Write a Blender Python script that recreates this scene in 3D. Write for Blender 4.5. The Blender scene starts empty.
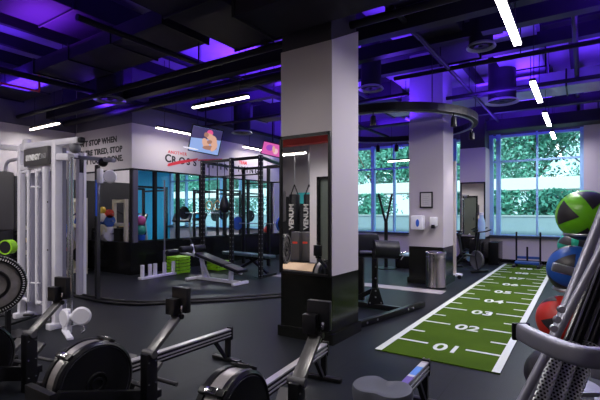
import bpy, bmesh, math, random
from mathutils import Vector, Matrix
random.seed(7)
PI = math.pi
scene = bpy.context.scene
COL = scene.collection

# ------------------------------------------------------------------ camera
H = 1.55; FPX = 421.0; YAW = math.radians(33.9); SN, CS = math.sin(YAW), math.cos(YAW)
cd = bpy.data.cameras.new('camera'); cam = bpy.data.objects.new('camera', cd); COL.objects.link(cam)
cam.location = (0, 0, H); cam.rotation_euler = (PI/2, 0, YAW)
cd.sensor_width = 36; cd.lens = 36*FPX/600; cd.shift_y = 0.02; cd.clip_start = 0.05; cd.clip_end = 200
scene.camera = cam
# ------------------------------------------------------------------ world, sun, exposure
vs = scene.view_settings
vs.view_transform = 'Standard'; vs.look = 'None'; vs.gamma = 1; vs.use_curve_mapping = False; vs.exposure = 0.0
w = bpy.data.worlds.new('sky'); scene.world = w; w.use_nodes = True
wn = w.node_tree.nodes; bg = wn['Background']
bg.inputs[0].default_value = (0.72, 0.88, 1.0, 1); bg.inputs[1].default_value = 1.9
def light(name, kind, loc, energy, color, size=None, size_y=None, rot=(0, 0, 0), spot=None, blend=.5):
    l = bpy.data.lights.new(name, kind); o = bpy.data.objects.new(name, l); COL.objects.link(o)
    o.location = loc; o.rotation_euler = rot; l.energy = energy; l.color = color
    if kind == 'AREA':
        l.shape = 'RECTANGLE'; l.size = size; l.size_y = size_y or size
    elif kind == 'SPOT':
        l.spot_size = spot; l.spot_blend = blend; l.shadow_soft_size = size or .05
    elif kind == 'SUN': l.angle = .02
    else: l.shadow_soft_size = size or .05
    return o
light('sun', 'SUN', (0, -30, 30), 3.6, (1, .97, .90), rot=(math.radians(48), math.radians(14), 0))
VIO = (.13, .025, 1.0); PUR = (.26, .03, 1.0)
def up_wash(x, y, z, e, c=VIO, s=1.2):      # violet LED washers that light the slab from above the ducts
    light('violet_wash', 'AREA', (x, y, z), e, c, s, s*.6, rot=(PI, 0, 0))
for x, y, z, e, c in [(-10, 4.2, 4.3, 30, VIO), (-7.5, 3.4, 4.5, 16, PUR), (-10.5, 7.5, 4.2, 60, VIO), (-6.6, 7.6, 4.3, 60, VIO), (-6.5, 11, 4.2, 70, VIO),
                      (-3.9, 6.6, 4.6, 35, VIO), (-4.6, 12.0, 4.2, 50, VIO), (-1.4, 10.2, 4.4, 22, VIO), (-.2, 7.4, 4.6, 38, VIO), (.3, 11.2, 4.2, 40, VIO),
                      (-1.9, 6.0, 4.7, 26, VIO), (.8, 5.2, 4.7, 30, VIO), (1.5, 7.6, 4.0, 30, VIO), (-.2, 4.6, 4.2, 16, VIO), (-9.5, 2.2, 3.9, 22, VIO), (-6.2, 2.4, 3.9, 12, VIO), (-12.5, 9.5, 4.0, 40, VIO), (-1.2, 13.2, 4.2, 26, VIO), (-8, 13, 4.2, 40, VIO)]:
    up_wash(x, y, z, e*2.6, c)
for x, y, z, e in [(-3.5, 8.7, 3.55, 60), (-1.5, 9.0, 3.75, 55), (.6, 8.2, 3.75, 55), (-6.0, 8.6, 3.75, 45), (.4, 5.8, 3.75, 35), (-9.2, 5.6, 3.85, 30), (-1.8, 12.2, 3.7, 35)]:   # added lamps without fixtures, turning the duct undersides violet
    up_wash(x, y, z, e, VIO, .5)
for x, y, z, e in [(-7, 9.5, 4.6, 45), (-2.9, 10.9, 4.6, 35), (-1.0, 8.6, 4.7, 30), (-10.4, 6.6, 4.6, 30)]:   # violet spill sideways under the slab
    light('violet_spill', 'POINT', (x, y, z), e*2.2, VIO, .25)

# ------------------------------------------------------------------ pixel rays to places (used to measure the room)
def ray(px, py): 
    u = (px-300)/FPX; return Vector((-SN+CS*u, CS+SN*u, (212-py)/FPX))
def AT(px, py, d): return Vector((0, 0, H))+ray(px, py)*d
def AX(px, py, X): r = ray(px, py); return AT(px, py, X/r.x)
def AY(px, py, Y): r = ray(px, py); return AT(px, py, Y/r.y)
def AZ(px, py, Z): r = ray(px, py); return AT(px, py, (Z-H)/r.z)
def FL(px, py): return AZ(px, py, 0)

# ------------------------------------------------------------------ materials
MATS = {}
def mat(name, col, rough=.5, metal=0, noise=0, nscale=8, bump=0, emit=None, es=1, spec=None, alpha=None):
    if name in MATS: return MATS[name]
    m = bpy.data.materials.new(name); m.use_nodes = True; nt = m.node_tree; N = nt.nodes; L = nt.links
    b = N['Principled BSDF']; b.inputs['Base Color'].default_value = (*col, 1)
    b.inputs['Roughness'].default_value = rough; b.inputs['Metallic'].default_value = metal
    if spec is not None: b.inputs['Specular IOR Level'].default_value = spec
    tc = N.new('ShaderNodeTexCoord'); tx = N.new('ShaderNodeTexNoise'); tx.inputs['Scale'].default_value = nscale
    tx.inputs['Detail'].default_value = 4; L.new(tc.outputs['Object'], tx.inputs['Vector'])
    n = noise or .06
    mx = N.new('ShaderNodeMix'); mx.data_type = 'RGBA'
    mx.inputs[6].default_value = tuple(c*(1-n) for c in col)+(1,); mx.inputs[7].default_value = tuple(min(1, c*(1+n)) for c in col)+(1,)
    L.new(tx.outputs['Fac'], mx.inputs[0]); L.new(mx.outputs[2], b.inputs['Base Color'])
    if bump:
        bp = N.new('ShaderNodeBump'); bp.inputs['Strength'].default_value = bump; bp.inputs['Distance'].default_value = .004
        t2 = N.new('ShaderNodeTexNoise'); t2.inputs['Scale'].default_value = 120; L.new(tc.outputs['Object'], t2.inputs['Vector'])
        L.new(t2.outputs['Fac'], bp.inputs['Height']); L.new(bp.outputs[0], b.inputs['Normal'])
    if emit:
        b.inputs['Emission Color'].default_value = (*emit, 1); b.inputs['Emission Strength'].default_value = es
    MATS[name] = m; return m
def glass(name, tint, refl=.08):
    m = bpy.data.materials.new(name); m.use_nodes = True; nt = m.node_tree; N = nt.nodes; L = nt.links
    N.remove(N['Principled BSDF']); t = N.new('ShaderNodeBsdfTransparent'); t.inputs[0].default_value = (*tint, 1)
    g = N.new('ShaderNodeBsdfGlossy'); g.inputs['Roughness'].default_value = .02
    f = N.new('ShaderNodeFresnel'); f.inputs[0].default_value = 1.4
    ge = N.new('ShaderNodeNewGeometry'); iv = N.new('ShaderNodeMath'); iv.operation = 'SUBTRACT'; iv.inputs[0].default_value = 1; L.new(ge.outputs['Backfacing'], iv.inputs[1])
    mu = N.new('ShaderNodeMath'); mu.operation = 'MULTIPLY'; L.new(f.outputs[0], mu.inputs[0]); L.new(iv.outputs[0], mu.inputs[1])
    mx = N.new('ShaderNodeMixShader'); L.new(mu.outputs[0], mx.inputs[0]); L.new(t.outputs[0], mx.inputs[1]); L.new(g.outputs[0], mx.inputs[2])
    L.new(mx.outputs[0], N['Material Output'].inputs[0]); MATS[name] = m; return m
def mirror_mat():
    m = mat('mirror_silver', (.86, .87, .86), .015, 1); return m
white_wall = mat('wall_paint', (.50, .455, .48), .75, noise=.04, nscale=1.2)
header_paint = mat('header_paint', (.52, .49, .52), .75, noise=.04, nscale=1.2)
dark_wall = mat('dark_paint', (.09, .085, .13), .6)
black_gloss = mat('black_laminate', (.006, .006, .007), .22, spec=.22)
col_base = mat('column_base_laminate', (.006, .0065, .006), .16, noise=.3, nscale=2, spec=.3)
slab_m = mat('ceiling_slab', (.30, .28, .36), .8, noise=.35, nscale=1.4)
duct_m = mat('duct_black', (.020, .018, .032), .6, spec=.12, noise=.3, nscale=3)
duct_g = mat('duct_galvanised', (.30, .28, .40), .42, .3, noise=.3, nscale=2)
pipe_m = mat('pipe_black', (.014, .013, .022), .5, spec=.15)
black_m = mat('black_metal', (.007, .007, .009), .34, spec=.3)
satin_b = mat('satin_black', (.008, .008, .010), .28, spec=.32)
dgrey = mat('dark_grey_plastic', (.06, .058, .065), .45)
vinyl = mat('black_vinyl', (.012, .013, .018), .38, bump=.3, spec=.35)
chrome = mat('chrome', (.75, .75, .77), .13, 1)
steel = mat('brushed_steel', (.5, .5, .54), .3, .9, noise=.12, nscale=20)
silver_p = mat('silver_paint', (.25, .25, .31), .42, .5, noise=.08)
white_p = mat('white_powder_coat', (.80, .79, .88), .35)
machine_grey = mat('machine_grey', (.22, .215, .30), .45)
rubber = mat('rubber', (.018, .018, .02), .7, noise=.3, nscale=30)
lime = mat('lime_plastic', (.32, .72, .02), .45)
blue_w = mat('blue_lit_frame', (.28, .50, .78), .45)  # blue light on the window frames put into their colour; crank disc shares it
red_m = mat('red_paint', (.62, .05, .03), .5)
blue_p = mat('blue_plastic', (.02, .12, .62), .4)
white_pl = mat('white_plastic', (.80, .80, .84), .35)
rail_al = mat('rail_aluminium', (.55, .53, .55), .28, .6)
letter_b = mat('black_lettering', (.02, .02, .025), .6)
letter_r = mat('red_lettering', (.62, .03, .05), .6)
letter_w = mat('white_lettering', (.85, .85, .85), .5)
line_w = mat('turf_line_white', (.62, .66, .60), .8, noise=.15, nscale=60)
lamp_e = mat('lamp_diffuser', (1, 1, 1), .5, emit=(1, .86, .74), es=14)
lamp_c = mat('lamp_diffuser_cool', (1, 1, 1), .5, emit=(1, .93, .98), es=16)
mir = mirror_mat()

# ------------------------------------------------------------------ builder
class B:
    def __init__(s): s.bm = bmesh.new()
    def _m(s, verts, M): bmesh.ops.transform(s.bm, matrix=M, verts=verts)
    def box(s, c, d, rot=None, bev=0):
        r = bmesh.ops.create_cube(s.bm, size=1); v = r['verts']
        s._m(v, Matrix.Diagonal((d[0], d[1], d[2], 1)))
        if bev:
            ed = list({e for x in v for e in x.link_edges})
            n = bmesh.ops.bevel(s.bm, geom=ed, offset=bev, segments=2, affect='EDGES', profile=.6)
            v = list({x for f in n['faces'] for x in f.verts} | {x for x in v if x.is_valid})
            st = list(v); seen = set(v)
            while st:
                x = st.pop()
                for e in x.link_edges:
                    y = e.other_vert(x)
                    if y not in seen: seen.add(y); st.append(y)
            v = list(seen)
        R = Matrix.Identity(4)
        if rot is not None: R = rot if isinstance(rot, Matrix) else Matrix.Rotation(rot, 4, 'Z')
        s._m(v, Matrix.Translation(Vector(c)) @ R); return s
    def span(s, a, b, bev=0):
        a, b = Vector(a), Vector(b)
        return s.box((a+b)/2, [max(abs(x), .0005) for x in (b-a)], bev=bev)
    @staticmethod
    def frame(p0, p1, up=(0, 0, 1)):
        z = (p1-p0).normalized(); up = Vector(up)
        if abs(z.dot(up)) > .98: up = Vector((0, 1, 0))
        x = up.cross(z).normalized(); y = z.cross(x)
        return Matrix((x, y, z)).transposed().to_4x4()
    def bar(s, p0, p1, w_, h_, bev=0, up=(0, 0, 1)):       # w_ sideways, h_ along up
        p0, p1 = Vector(p0), Vector(p1)
        return s.box((p0+p1)/2, (w_, h_, (p1-p0).length), B.frame(p0, p1, up), bev)
    def tube(s, p0, p1, r, r2=None, n=16):
        p0, p1 = Vector(p0), Vector(p1); L = (p1-p0).length
        q = bmesh.ops.create_cone(s.bm, cap_ends=True, segments=n, radius1=r, radius2=r if r2 is None else r2, depth=L)
        s._m(q['verts'], Matrix.Translation((p0+p1)/2) @ B.frame(p0, p1)); return s
    def path(s, pts, r, n=10, closed=False, rect=None):
        pts = [Vector(p) for p in pts]; rings = []; N = len(pts); prev = None
        for i, p in enumerate(pts):
            a = pts[i-1] if (i > 0 or closed) else p; b = pts[(i+1) % N] if (i < N-1 or closed) else p
            t = (b-a).normalized()
            if prev is None:
                up = Vector((0, 0, 1)) if abs(t.z) < .95 else Vector((0, 1, 0)); x = up.cross(t).normalized()
            else: x = (prev-t*prev.dot(t)).normalized()
            prev = x; y = t.cross(x)
            if rect and n > 15: prof = [(math.copysign(abs(math.cos(2*PI*k/n))**.45, math.cos(2*PI*k/n))*rect[0]/2, math.copysign(abs(math.sin(2*PI*k/n))**.45, math.sin(2*PI*k/n))*rect[1]/2) for k in range(n)]
            elif rect: prof = [(rect[0]/2, rect[1]/2), (-rect[0]/2, rect[1]/2), (-rect[0]/2, -rect[1]/2), (rect[0]/2, -rect[1]/2)]
            else: prof = [(r*math.cos(2*PI*k/n), r*math.sin(2*PI*k/n)) for k in range(n)]
            rings.append([s.bm.verts.new(p+x*q[0]+y*q[1]) for q in prof])
        m = len(rings[0])
        for i in range(N if closed else N-1):
            A, C = rings[i], rings[(i+1) % N]
            for k in range(m): s.bm.faces.new((A[k], A[(k+1) % m], C[(k+1) % m], C[k]))
        if not closed: s.bm.faces.new(rings[0][::-1]); s.bm.faces.new(rings[-1])
        return s
    def lathe(s, prof, c=(0, 0, 0), axis='Z', n=32, R=None):
        vs_ = []; rings = []
        for r, z in prof:
            if r < 1e-5: rings.append([s.bm.verts.new((0, 0, z))])
            else: rings.append([s.bm.verts.new((r*math.cos(2*PI*k/n), r*math.sin(2*PI*k/n), z)) for k in range(n)])
        for a, b in zip(rings, rings[1:]):
            for k in range(n):
                q = [a[k % len(a)], a[(k+1) % len(a)], b[(k+1) % len(b)], b[k % len(b)]]
                q = list(dict.fromkeys(q))
                if len(q) > 2:
                    try: s.bm.faces.new(q)
                    except ValueError: pass
        vs_ = [v for r_ in rings for v in r_]
        M = {'Z': Matrix.Identity(4), 'X': Matrix.Rotation(PI/2, 4, 'Y'), 'Y': Matrix.Rotation(-PI/2, 4, 'X')}[axis] if R is None else R
        s._m(vs_, Matrix.Translation(Vector(c)) @ M); return s
    def ball(s, c, r, sc=(1, 1, 1), seg=24, rings=14, R=None):
        q = bmesh.ops.create_uvsphere(s.bm, u_segments=seg, v_segments=rings, radius=r)
        s._m(q['verts'], Matrix.Translation(Vector(c)) @ (R or Matrix.Identity(4)) @ Matrix.Diagonal((*sc, 1))); return s
    def prism(s, pts, vec):
        pts = [Vector(p) for p in pts]; vec = Vector(vec)
        a = [s.bm.verts.new(p) for p in pts]; b = [s.bm.verts.new(p+vec) for p in pts]; n = len(a)
        s.bm.faces.new(a[::-1]); s.bm.faces.new(b)
        for k in range(n): s.bm.faces.new((a[k], a[(k+1) % n], b[(k+1) % n], b[k]))
        return s
    def build(s, name, m, parent=None, smooth=True, kind=None):
        bmesh.ops.recalc_face_normals(s.bm, faces=s.bm.faces)
        me = bpy.data.meshes.new(name); s.bm.to_mesh(me); s.bm.free(); me.materials.append(m)
        if smooth:
            for p in me.polygons: p.use_smooth = True
            try: me.set_sharp_from_angle(angle=math.radians(35))
            except Exception: pass
        o = bpy.data.objects.new(name, me); COL.objects.link(o)
        if parent is not None:
            o.parent = parent; off = Vector(); p = parent
            while p is not None: off += p.location; p = p.parent
            o.location = -off
        if kind: o['kind'] = kind
        return o
def thing(name, label, cat, loc=(0, 0, 0), group=None):
    o = bpy.data.objects.new(name, None); COL.objects.link(o); o.location = loc; o.empty_display_size = .1
    o['label'] = label; o['category'] = cat
    if group: o['group'] = group
    return o
def tag(o, label, cat, group=None, kind=None):
    o['label'] = label; o['category'] = cat
    if group: o['group'] = group
    if kind: o['kind'] = kind
    return o
def dup(root, loc=None, rotz=None, label=None):
    r = root.copy(); COL.objects.link(r)
    if loc is not None: r.location = loc
    if rotz is not None: r.rotation_euler = (0, 0, rotz)
    if label: r['label'] = label
    for ch in list(root.children):
        c = ch.copy(); COL.objects.link(c); c.parent = r
        for g in list(ch.children):
            d = g.copy(); COL.objects.link(d); d.parent = c
    return r
def lettering(name, body, size, origin, xdir, ydir, m, parent, bold=0, depth=.006, align='LEFT', sx=1, space=1, kind=None):
    cu = bpy.data.curves.new(name, 'FONT'); cu.body = body; cu.size = size; cu.extrude = depth/2; cu.offset = bold; cu.align_x = align
    cu.space_character = space
    o = bpy.data.objects.new(name, cu); COL.objects.link(o); bpy.context.view_layer.update()
    me = bpy.data.meshes.new_from_object(o.evaluated_get(bpy.context.evaluated_depsgraph_get())); bpy.data.objects.remove(o)
    x = Vector(xdir).normalized(); y = Vector(ydir).normalized(); z = x.cross(y)
    M = Matrix.Translation(Vector(origin)) @ Matrix((x*sx, y, z)).transposed().to_4x4(); me.transform(M)
    me.materials.clear(); me.materials.append(m)
    ob = bpy.data.objects.new(name, me); COL.objects.link(ob)
    if parent is not None:
        ob.parent = parent; off = Vector(); p = parent
        while p is not None: off += p.location; p = p.parent
        ob.location = -off
    return ob

# ================================================================== STRUCTURE
CEIL = 5.3; YB = 14.3; XG = -9.22; YF = 6.29; XA = -11.8; XL = -17.7; XR = 2.6; YN = -2.4; YNN = -6.0
# rubber floor
def floor_mat():
    m = bpy.data.materials.new('rubber_floor'); m.use_nodes = True; nt = m.node_tree; N = nt.nodes; L = nt.links; b = N['Principled BSDF']
    tc = N.new('ShaderNodeTexCoord'); n1 = N.new('ShaderNodeTexNoise'); n1.inputs['Scale'].default_value = .8; n1.inputs['Detail'].default_value = 8
    n2 = N.new('ShaderNodeTexNoise'); n2.inputs['Scale'].default_value = 90
    L.new(tc.outputs['Object'], n1.inputs['Vector']); L.new(tc.outputs['Object'], n2.inputs['Vector'])
    br = N.new('ShaderNodeTexBrick'); br.offset = 0; br.inputs['Scale'].default_value = 1; br.inputs['Brick Width'].default_value = 1.0; br.inputs['Row Height'].default_value = 1.0
    br.inputs['Mortar Size'].default_value = .006; br.inputs['Color1'].default_value = (1, 1, 1, 1); br.inputs['Color2'].default_value = (.86, .86, .86, 1); br.inputs['Mortar'].default_value = (.45, .45, .45, 1)
    L.new(tc.outputs['Object'], br.inputs['Vector'])
    cr = N.new('ShaderNodeValToRGB'); cr.color_ramp.elements[0].position = .3; cr.color_ramp.elements[0].color = (.0082, .0096, .0125, 1)  # bluish tint puts the windows' reflection into the floor colour
    cr.color_ramp.elements[1].position = .7; cr.color_ramp.elements[1].color = (.0150, .0175, .0235, 1); L.new(n1.outputs['Fac'], cr.inputs[0])
    mx = N.new('ShaderNodeMix'); mx.data_type = 'RGBA'; mx.blend_type = 'MULTIPLY'; mx.inputs[0].default_value = 1
    L.new(cr.outputs[0], mx.inputs[6]); L.new(br.outputs[0], mx.inputs[7]); L.new(mx.outputs[2], b.inputs['Base Color'])
    b.inputs['Roughness'].default_value = .42; b.inputs['Specular IOR Level'].default_value = .15
    bp = N.new('ShaderNodeBump'); bp.inputs['Strength'].default_value = .35; bp.inputs['Distance'].default_value = .003
    L.new(n2.outputs['Fac'], bp.inputs['Height']); L.new(bp.outputs[0], b.inputs['Normal']); return m
B().span((XL-.2, YNN-.2, -.15), (XR+.2, YB+.2, 0)).build('floor', floor_mat(), smooth=False, kind='structure')
B().span((XL-.2, YNN-.2, CEIL), (XR+.2, YB+.2, CEIL+.2)).build('ceiling', slab_m, smooth=False, kind='structure')
# back wall: below and above the glazing
wb = B().span((XL, YB, 0), (XR, YB+.2, .78)).build('wall_back', white_wall, smooth=False, kind='structure')
B().span((XL, YB, 3.92), (XR, YB+.2, CEIL)).build('upper_wall', dark_wall, wb, smooth=False)
B().span((0.02, YB-.5, .0), (.9, YB+.2, CEIL)).build('pier', white_wall, wb, smooth=False)
B().span((.9, YB, .78), (XR, YB+.2, 3.92)).build('side_panel', white_wall, wb, smooth=False)
B().span((XL, YB-.02, 0), (XR, YB, .1)).build('baseboard_back', black_gloss, smooth=False, kind='structure')
B().span((XL, YB-.12, .78), (XR, YB+.02, .83)).build('trim_1', mat('sill_dark', (.03, .04, .06), .3), smooth=False, kind='structure')
wr = B().span((XR, YNN, 0), (XR+.2, YB, CEIL)).build('wall_right', white_wall, smooth=False, kind='structure')
# left walls
wa = B().span((XA-.15, YNN, 0), (XA, YF, 3.75)).span((XA-.15, YNN, 3.75), (XA, YF, CEIL)).build('wall_left', header_paint, smooth=False, kind='structure')
B().span((XA, YNN, 3.75), (XA+.02, YF, CEIL)).build('painted_band', dark_wall, wa, smooth=False)
B().span((XA, YNN, 0), (XA+.03, YF-.02, 2.45)).build('mirror_dark_panel', mat('mirror_dark_panel', (.025, .025, .03), .5), wa, smooth=False)  # dark panel added so the mirror beside it reflects dark
B().span((XL-.2, YF, 0), (XL, YB, CEIL)).build('wall_inner', mat('blue_wall', (.03, .42, .68), .5), smooth=False, kind='structure')
B().span((XL, YF, 0), (XA, YF+.15, CEIL)).build('wall_divider', white_wall, smooth=False, kind='structure')
# wall with the STOP WHEN lettering, over a mirror and a black plinth
wf = B().span((XA, YF, 2.63), (XG, YF+.18, 3.75)).build('wall_front', header_paint, smooth=False, kind='structure')
B().span((XA, YF+.03, 3.75), (XG-.02, YF+.18, CEIL)).build('painted_band', dark_wall, wf, smooth=False)
B().span((XA, YF+.05, 0), (XG, YF+.18, 2.63)).build('backing', dark_wall, wf, smooth=False)
B().span((XA, YF+.03, .80), (XG-.03, YF+.05, 2.6)).build('mirror_glass', mir, wf, smooth=False)
B().span((XA, YF-.004, 2.60), (XG, YF+.04, 2.635)).build('edge_strip', black_gloss, wf, smooth=False)
# wall with the CROSS FIT TRAINING lettering, over glazing
YO = 12.05
wc = B().span((XG-.18, YF+.18, 2.63), (XG, YB, 3.75)).span((XG-.18, YO, 0), (XG, YB, 2.63)).build('wall_partition', header_paint, smooth=False, kind='structure')
B().span((XG-.18, YF+.18, 3.75), (XG-.03, YB, CEIL)).build('painted_band', dark_wall, wc, smooth=False)
B().span((XG-.14, YF, 2.60), (XG+.004, YO, 2.635)).build('edge_strip', black_gloss, wc, smooth=False)
pl = B().span((XA, YF-.06, 0), (XG+.05, YF+.05, .79)).span((XG-.3, YF+.05, 0), (XG+.05, YB-.02, .79)).build('trim_2', black_gloss, smooth=False, kind='structure')
# glazing of the partition
gl_in = glass('partition_glass', (.93, .98, .99))
ys = [YF+.02, 7.0, 7.75, 8.6, 9.6, 10.7, YO-.04]
for i in range(6):
    f = B().span((XG-.12, ys[i], .79), (XG-.04, ys[i]+.07, 2.62)).span((XG-.12, ys[i+1]-.02, .79), (XG-.04, ys[i+1], 2.62)).span((XG-.12, ys[i], .79), (XG-.04, ys[i+1], .83))
    f = f.build('window_%d' % (i+1), black_m, smooth=False, kind='structure')
    B().span((XG-.085, ys[i]+.07, .83), (XG-.075, ys[i+1]-.02, 2.6)).build('pane', gl_in, f, smooth=False)
# outer windows
gl_out = glass('window_glass', (.82, .975, .975))
def out_window(n, x0, x1, mull, wide=()):
    f = B().span((x0, YB-.02, .80), (x0+.12, YB+.14, 3.95)).span((x1-.10, YB-.02, .80), (x1, YB+.14, 3.95)).span((x0, YB, 3.85), (x1, YB+.12, 3.95)).span((x0, YB, .8), (x1, YB+.12, .86))
    f.span((x0, YB, 3.08), (x1, YB+.1, 3.14))
    for m_ in mull:
        ww = .05 if m_ not in wide else .12
        f.span((m_-ww/2, YB-.03, .8), (m_+ww/2, YB+.13, 3.95))
    f = f.build('window_%d' % n, blue_w, smooth=False, kind='structure')
    B().span((x0+.05, YB+.05, .85), (x1-.05, YB+.06, 3.9)).build('pane', gl_out, f, smooth=False)
out_window(7, -2.45, .03, [-2.18, -1.13], (-2.18,))
out_window(8, -8.9, -3.1, [-7.9, -7.2, -6.39, -5.58, -4.5, -3.5], (-6.39, -3.5))
out_window(9, XL, -9.3, [-16.5, -15.3, -14.1, -12.9, -11.7, -10.6])
# near walls, seen in the column mirror
wn_ = B().span((-5.75, YN-.15, 0), (XR, YN, CEIL)).span((-6.98, YN-.15, 2.62), (-5.75, YN, CEIL)).span((-6.98, YN-.15, 0), (-6.72, YN, 2.62)).build('wall_near', header_paint, smooth=False, kind='structure')
dn = B().span((-6.72, YN-.12, 0), (-6.62, YN+.02, 2.62)).span((-5.85, YN-.12, 0), (-5.75, YN+.02, 2.62)).span((-6.72, YN-.12, 2.54), (-5.75, YN+.02, 2.62)).build('door_1', black_gloss, smooth=False, kind='structure')
B().span((-6.62, YN-.09, 0), (-5.85, YN-.05, 2.54)).build('door_panel', mat('door_green_grey', (.075, .09, .08), .35), dn, smooth=False)
B().box((-6.0, YN-.02, 1.1), (.05, .06, .16)).build('door_handle', black_m, dn, smooth=False)
wx = B().span((XA, YNN-.15, 0), (XR, YNN, CEIL)).build('wall_far_side', header_paint, smooth=False, kind='structure')
B().span((XA, YNN, 0), (-7.0, YNN+.03, 2.2)).build('dark_panel', MATS['mirror_dark_panel'], wx, smooth=False)
B().span((-9.9, YNN+.03, 1.9), (-9.1, YNN+.05, 2.35)).build('teal_window_patch', mat('window_teal', (.05, .5, .55), .5), wx, smooth=False)  # stands for a teal window in the mirror, its daylight as flat colour
tr3 = B().span((-9.4, YN+.3, 0), (-4.2, YN+1.7, .012)).build('trim_3', mat('wood_floor', (.52, .36, .24), .5, noise=.2), smooth=False, kind='structure')
# threshold strip on the floor
a, b_ = FL(372, 283), FL(447, 291)
B().span((a.x-2.4, b_.y-.42, 0), (b_.x, b_.y-.06, .008)).build('trim_4', mat('threshold_strip', (.36, .33, .33), .45, noise=.1), smooth=False, kind='structure')

# ------------------------------------------------------------------ columns
CX0, CX1 = -3.166, -2.427
def column(n, y0, depth, top_l, top_r, ztop, um=None):
    c = B(); z0 = .80
    P = [(CX0, y0, z0), (CX1, y0, z0), (CX1, y0+depth, z0), (CX0, y0+depth, z0)]
    bm = c.bm; lo = [bm.verts.new(p) for p in P]; tz = [top_l, top_l, top_r, top_r]
    hi = [bm.verts.new((p[0], p[1], t)) for p, t in zip(P, tz)]
    bm.faces.new(lo[::-1]); bm.faces.new(hi)
    for k in range(4): bm.faces.new((lo[k], lo[(k+1) % 4], hi[(k+1) % 4], hi[k]))
    c = c.build('column', white_wall, smooth=False, kind='structure'); c.name = 'column' if n == 0 else 'column.%03d' % n
    B().span((CX0+.005, y0+.02, 3.0), (CX1-.02, y0+depth-.02, ztop)).build('upper_shaft', um or mat('upper_shaft_paint', (.03, .028, .04), .6), c, smooth=False)
    B().span((CX0, y0, .0), (CX1, y0+depth, .80)).span((CX0-.03, y0-.03, 0), (CX1+.03, y0+depth+.03, .13)).build('column_base', col_base, c, smooth=False)
    B().span((CX0, y0-.004, .79), (CX1, y0+.01, .805)).build('base_strip', black_gloss, c, smooth=False)
    return c
Y1 = 4.281; Y2 = 9.0; Y3 = 13.6
column(0, Y1, .69, 3.56, 3.90, CEIL); column(1, Y2, .8, 3.5, 3.5, CEIL, mat('shaft_violet_lit', (.30, .27, .36), .6)); column(2, Y3, .7, 3.5, 3.5, CEIL)  # middle shaft: violet lighting put into a paler, bluish colour
# corner guard on the middle column
# mirror on the near column
mt = AY(281, 137, Y1).z; zt = 3.0; zb = .80
m1 = thing('wall_mirror', 'tall black framed mirror on the nearest white column', 'mirror', (CX0+.36, Y1-.03, zb))
x0, x1 = CX0+.0, CX1-.005; y = Y1-.006; zt = 1.55+(212-131)/FPX*4.9
B().span((x0+.03, y-.012, zb+.02), (x1-.03, y, zt-.02)).build('glass', mir, m1, smooth=False)
B().span((x0, y-.03, zb), (x0+.03, y, zt)).span((x1-.03, y-.03, zb), (x1, y, zt)).span((x0, y-.03, zt-.035), (x1, y, zt)).span((x0, y-.03, zb-.01), (x1, y, zb+.012)).build('frame', black_m, m1, smooth=False)
# mirror on the far column
m2 = thing('wall_mirror', 'small mirror on the far white column beside the big window', 'mirror', (CX0+.36, Y3-.02, .85))
B().span((CX0+.06, Y3-.02, .85), (CX1-.04, Y3-.004, 2.42)).build('glass', mir, m2, smooth=False)
B().span((CX0+.02, Y3-.03, .82), (CX0+.06, Y3-.004, 2.46)).span((CX1-.04, Y3-.03, .82), (CX1, Y3-.004, 2.46)).span((CX0+.02, Y3-.03, 2.42), (CX1, Y3-.004, 2.46)).build('frame', black_m, m2, smooth=False)

# ------------------------------------------------------------------ wall lettering
lx = AY(117, 141, YF).x
zz = [AY(117, 141.5, YF).z, AY(122, 151.3, YF).z, AY(122.5, 160.5, YF).z]
for i, (t, pxr) in enumerate([("DON'T STOP WHEN", 117), ("YOU'RE TIRED, STOP", 122.3), ("WHEN YOU'RE DONE.", 123.2)]):
    lettering('lettering', t, .205, (AY(pxr, 150, YF).x, YF-.004, zz[i]), (1, 0, 0), (0, 0, 1), letter_b, wf, bold=.009, align='RIGHT', sx=1.03, space=1.08)
def on_wall(px, py): return AX(px, py, XG+.004)
for t, px, py in [('C', 165, 161.5), ('R', 171.6, 162.7), ('O', 179, 163.6), ('S', 186.6, 164.6), ('S', 193.2, 165.6), ('F', 200, 166.4), ('I', 207, 167.3), ('T', 211, 167.8), ('T', 219, 169.2), ('R', 224, 169.8), ('A', 230, 170.5), ('I', 238, 171.3), ('N', 241.2, 171.8), ('I', 246.5, 172.4), ('N', 249.4, 172.8), ('G', 254.8, 173.6)]:
    lettering('lettering', t, .26 if px > 170 else .29, on_wall(px, py), (0, 1, 0), (0, 0, 1), letter_b, wc, bold=.009)
lettering('lettering', 'ANOTHER', .125, on_wall(168, 153.2), (0, 1, 0), (0, 0, 1), letter_r, wc, bold=.001, space=1.15)
lettering('lettering', 'TEAM', .15, on_wall(239, 163.8), (0, 1, 0), (0, 0, 1), letter_r, wc, bold=.003)
st = B()
pts = [on_wall(167.2, 165.5), on_wall(168.5, 163.4), on_wall(180, 160.6), on_wall(198, 158.2), on_wall(197, 160.4), on_wall(182, 163.4), on_wall(168.5, 166.3)]
st.prism(pts, (.004, 0, 0)).build('painted_stroke', letter_r, wc, smooth=False)
B().prism([on_wall(198, 159.5), on_wall(222, 158.5), on_wall(222, 160.5), on_wall(198, 161)], (.003, 0, 0)).build('painted_stroke', letter_r, wc, smooth=False)

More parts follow.
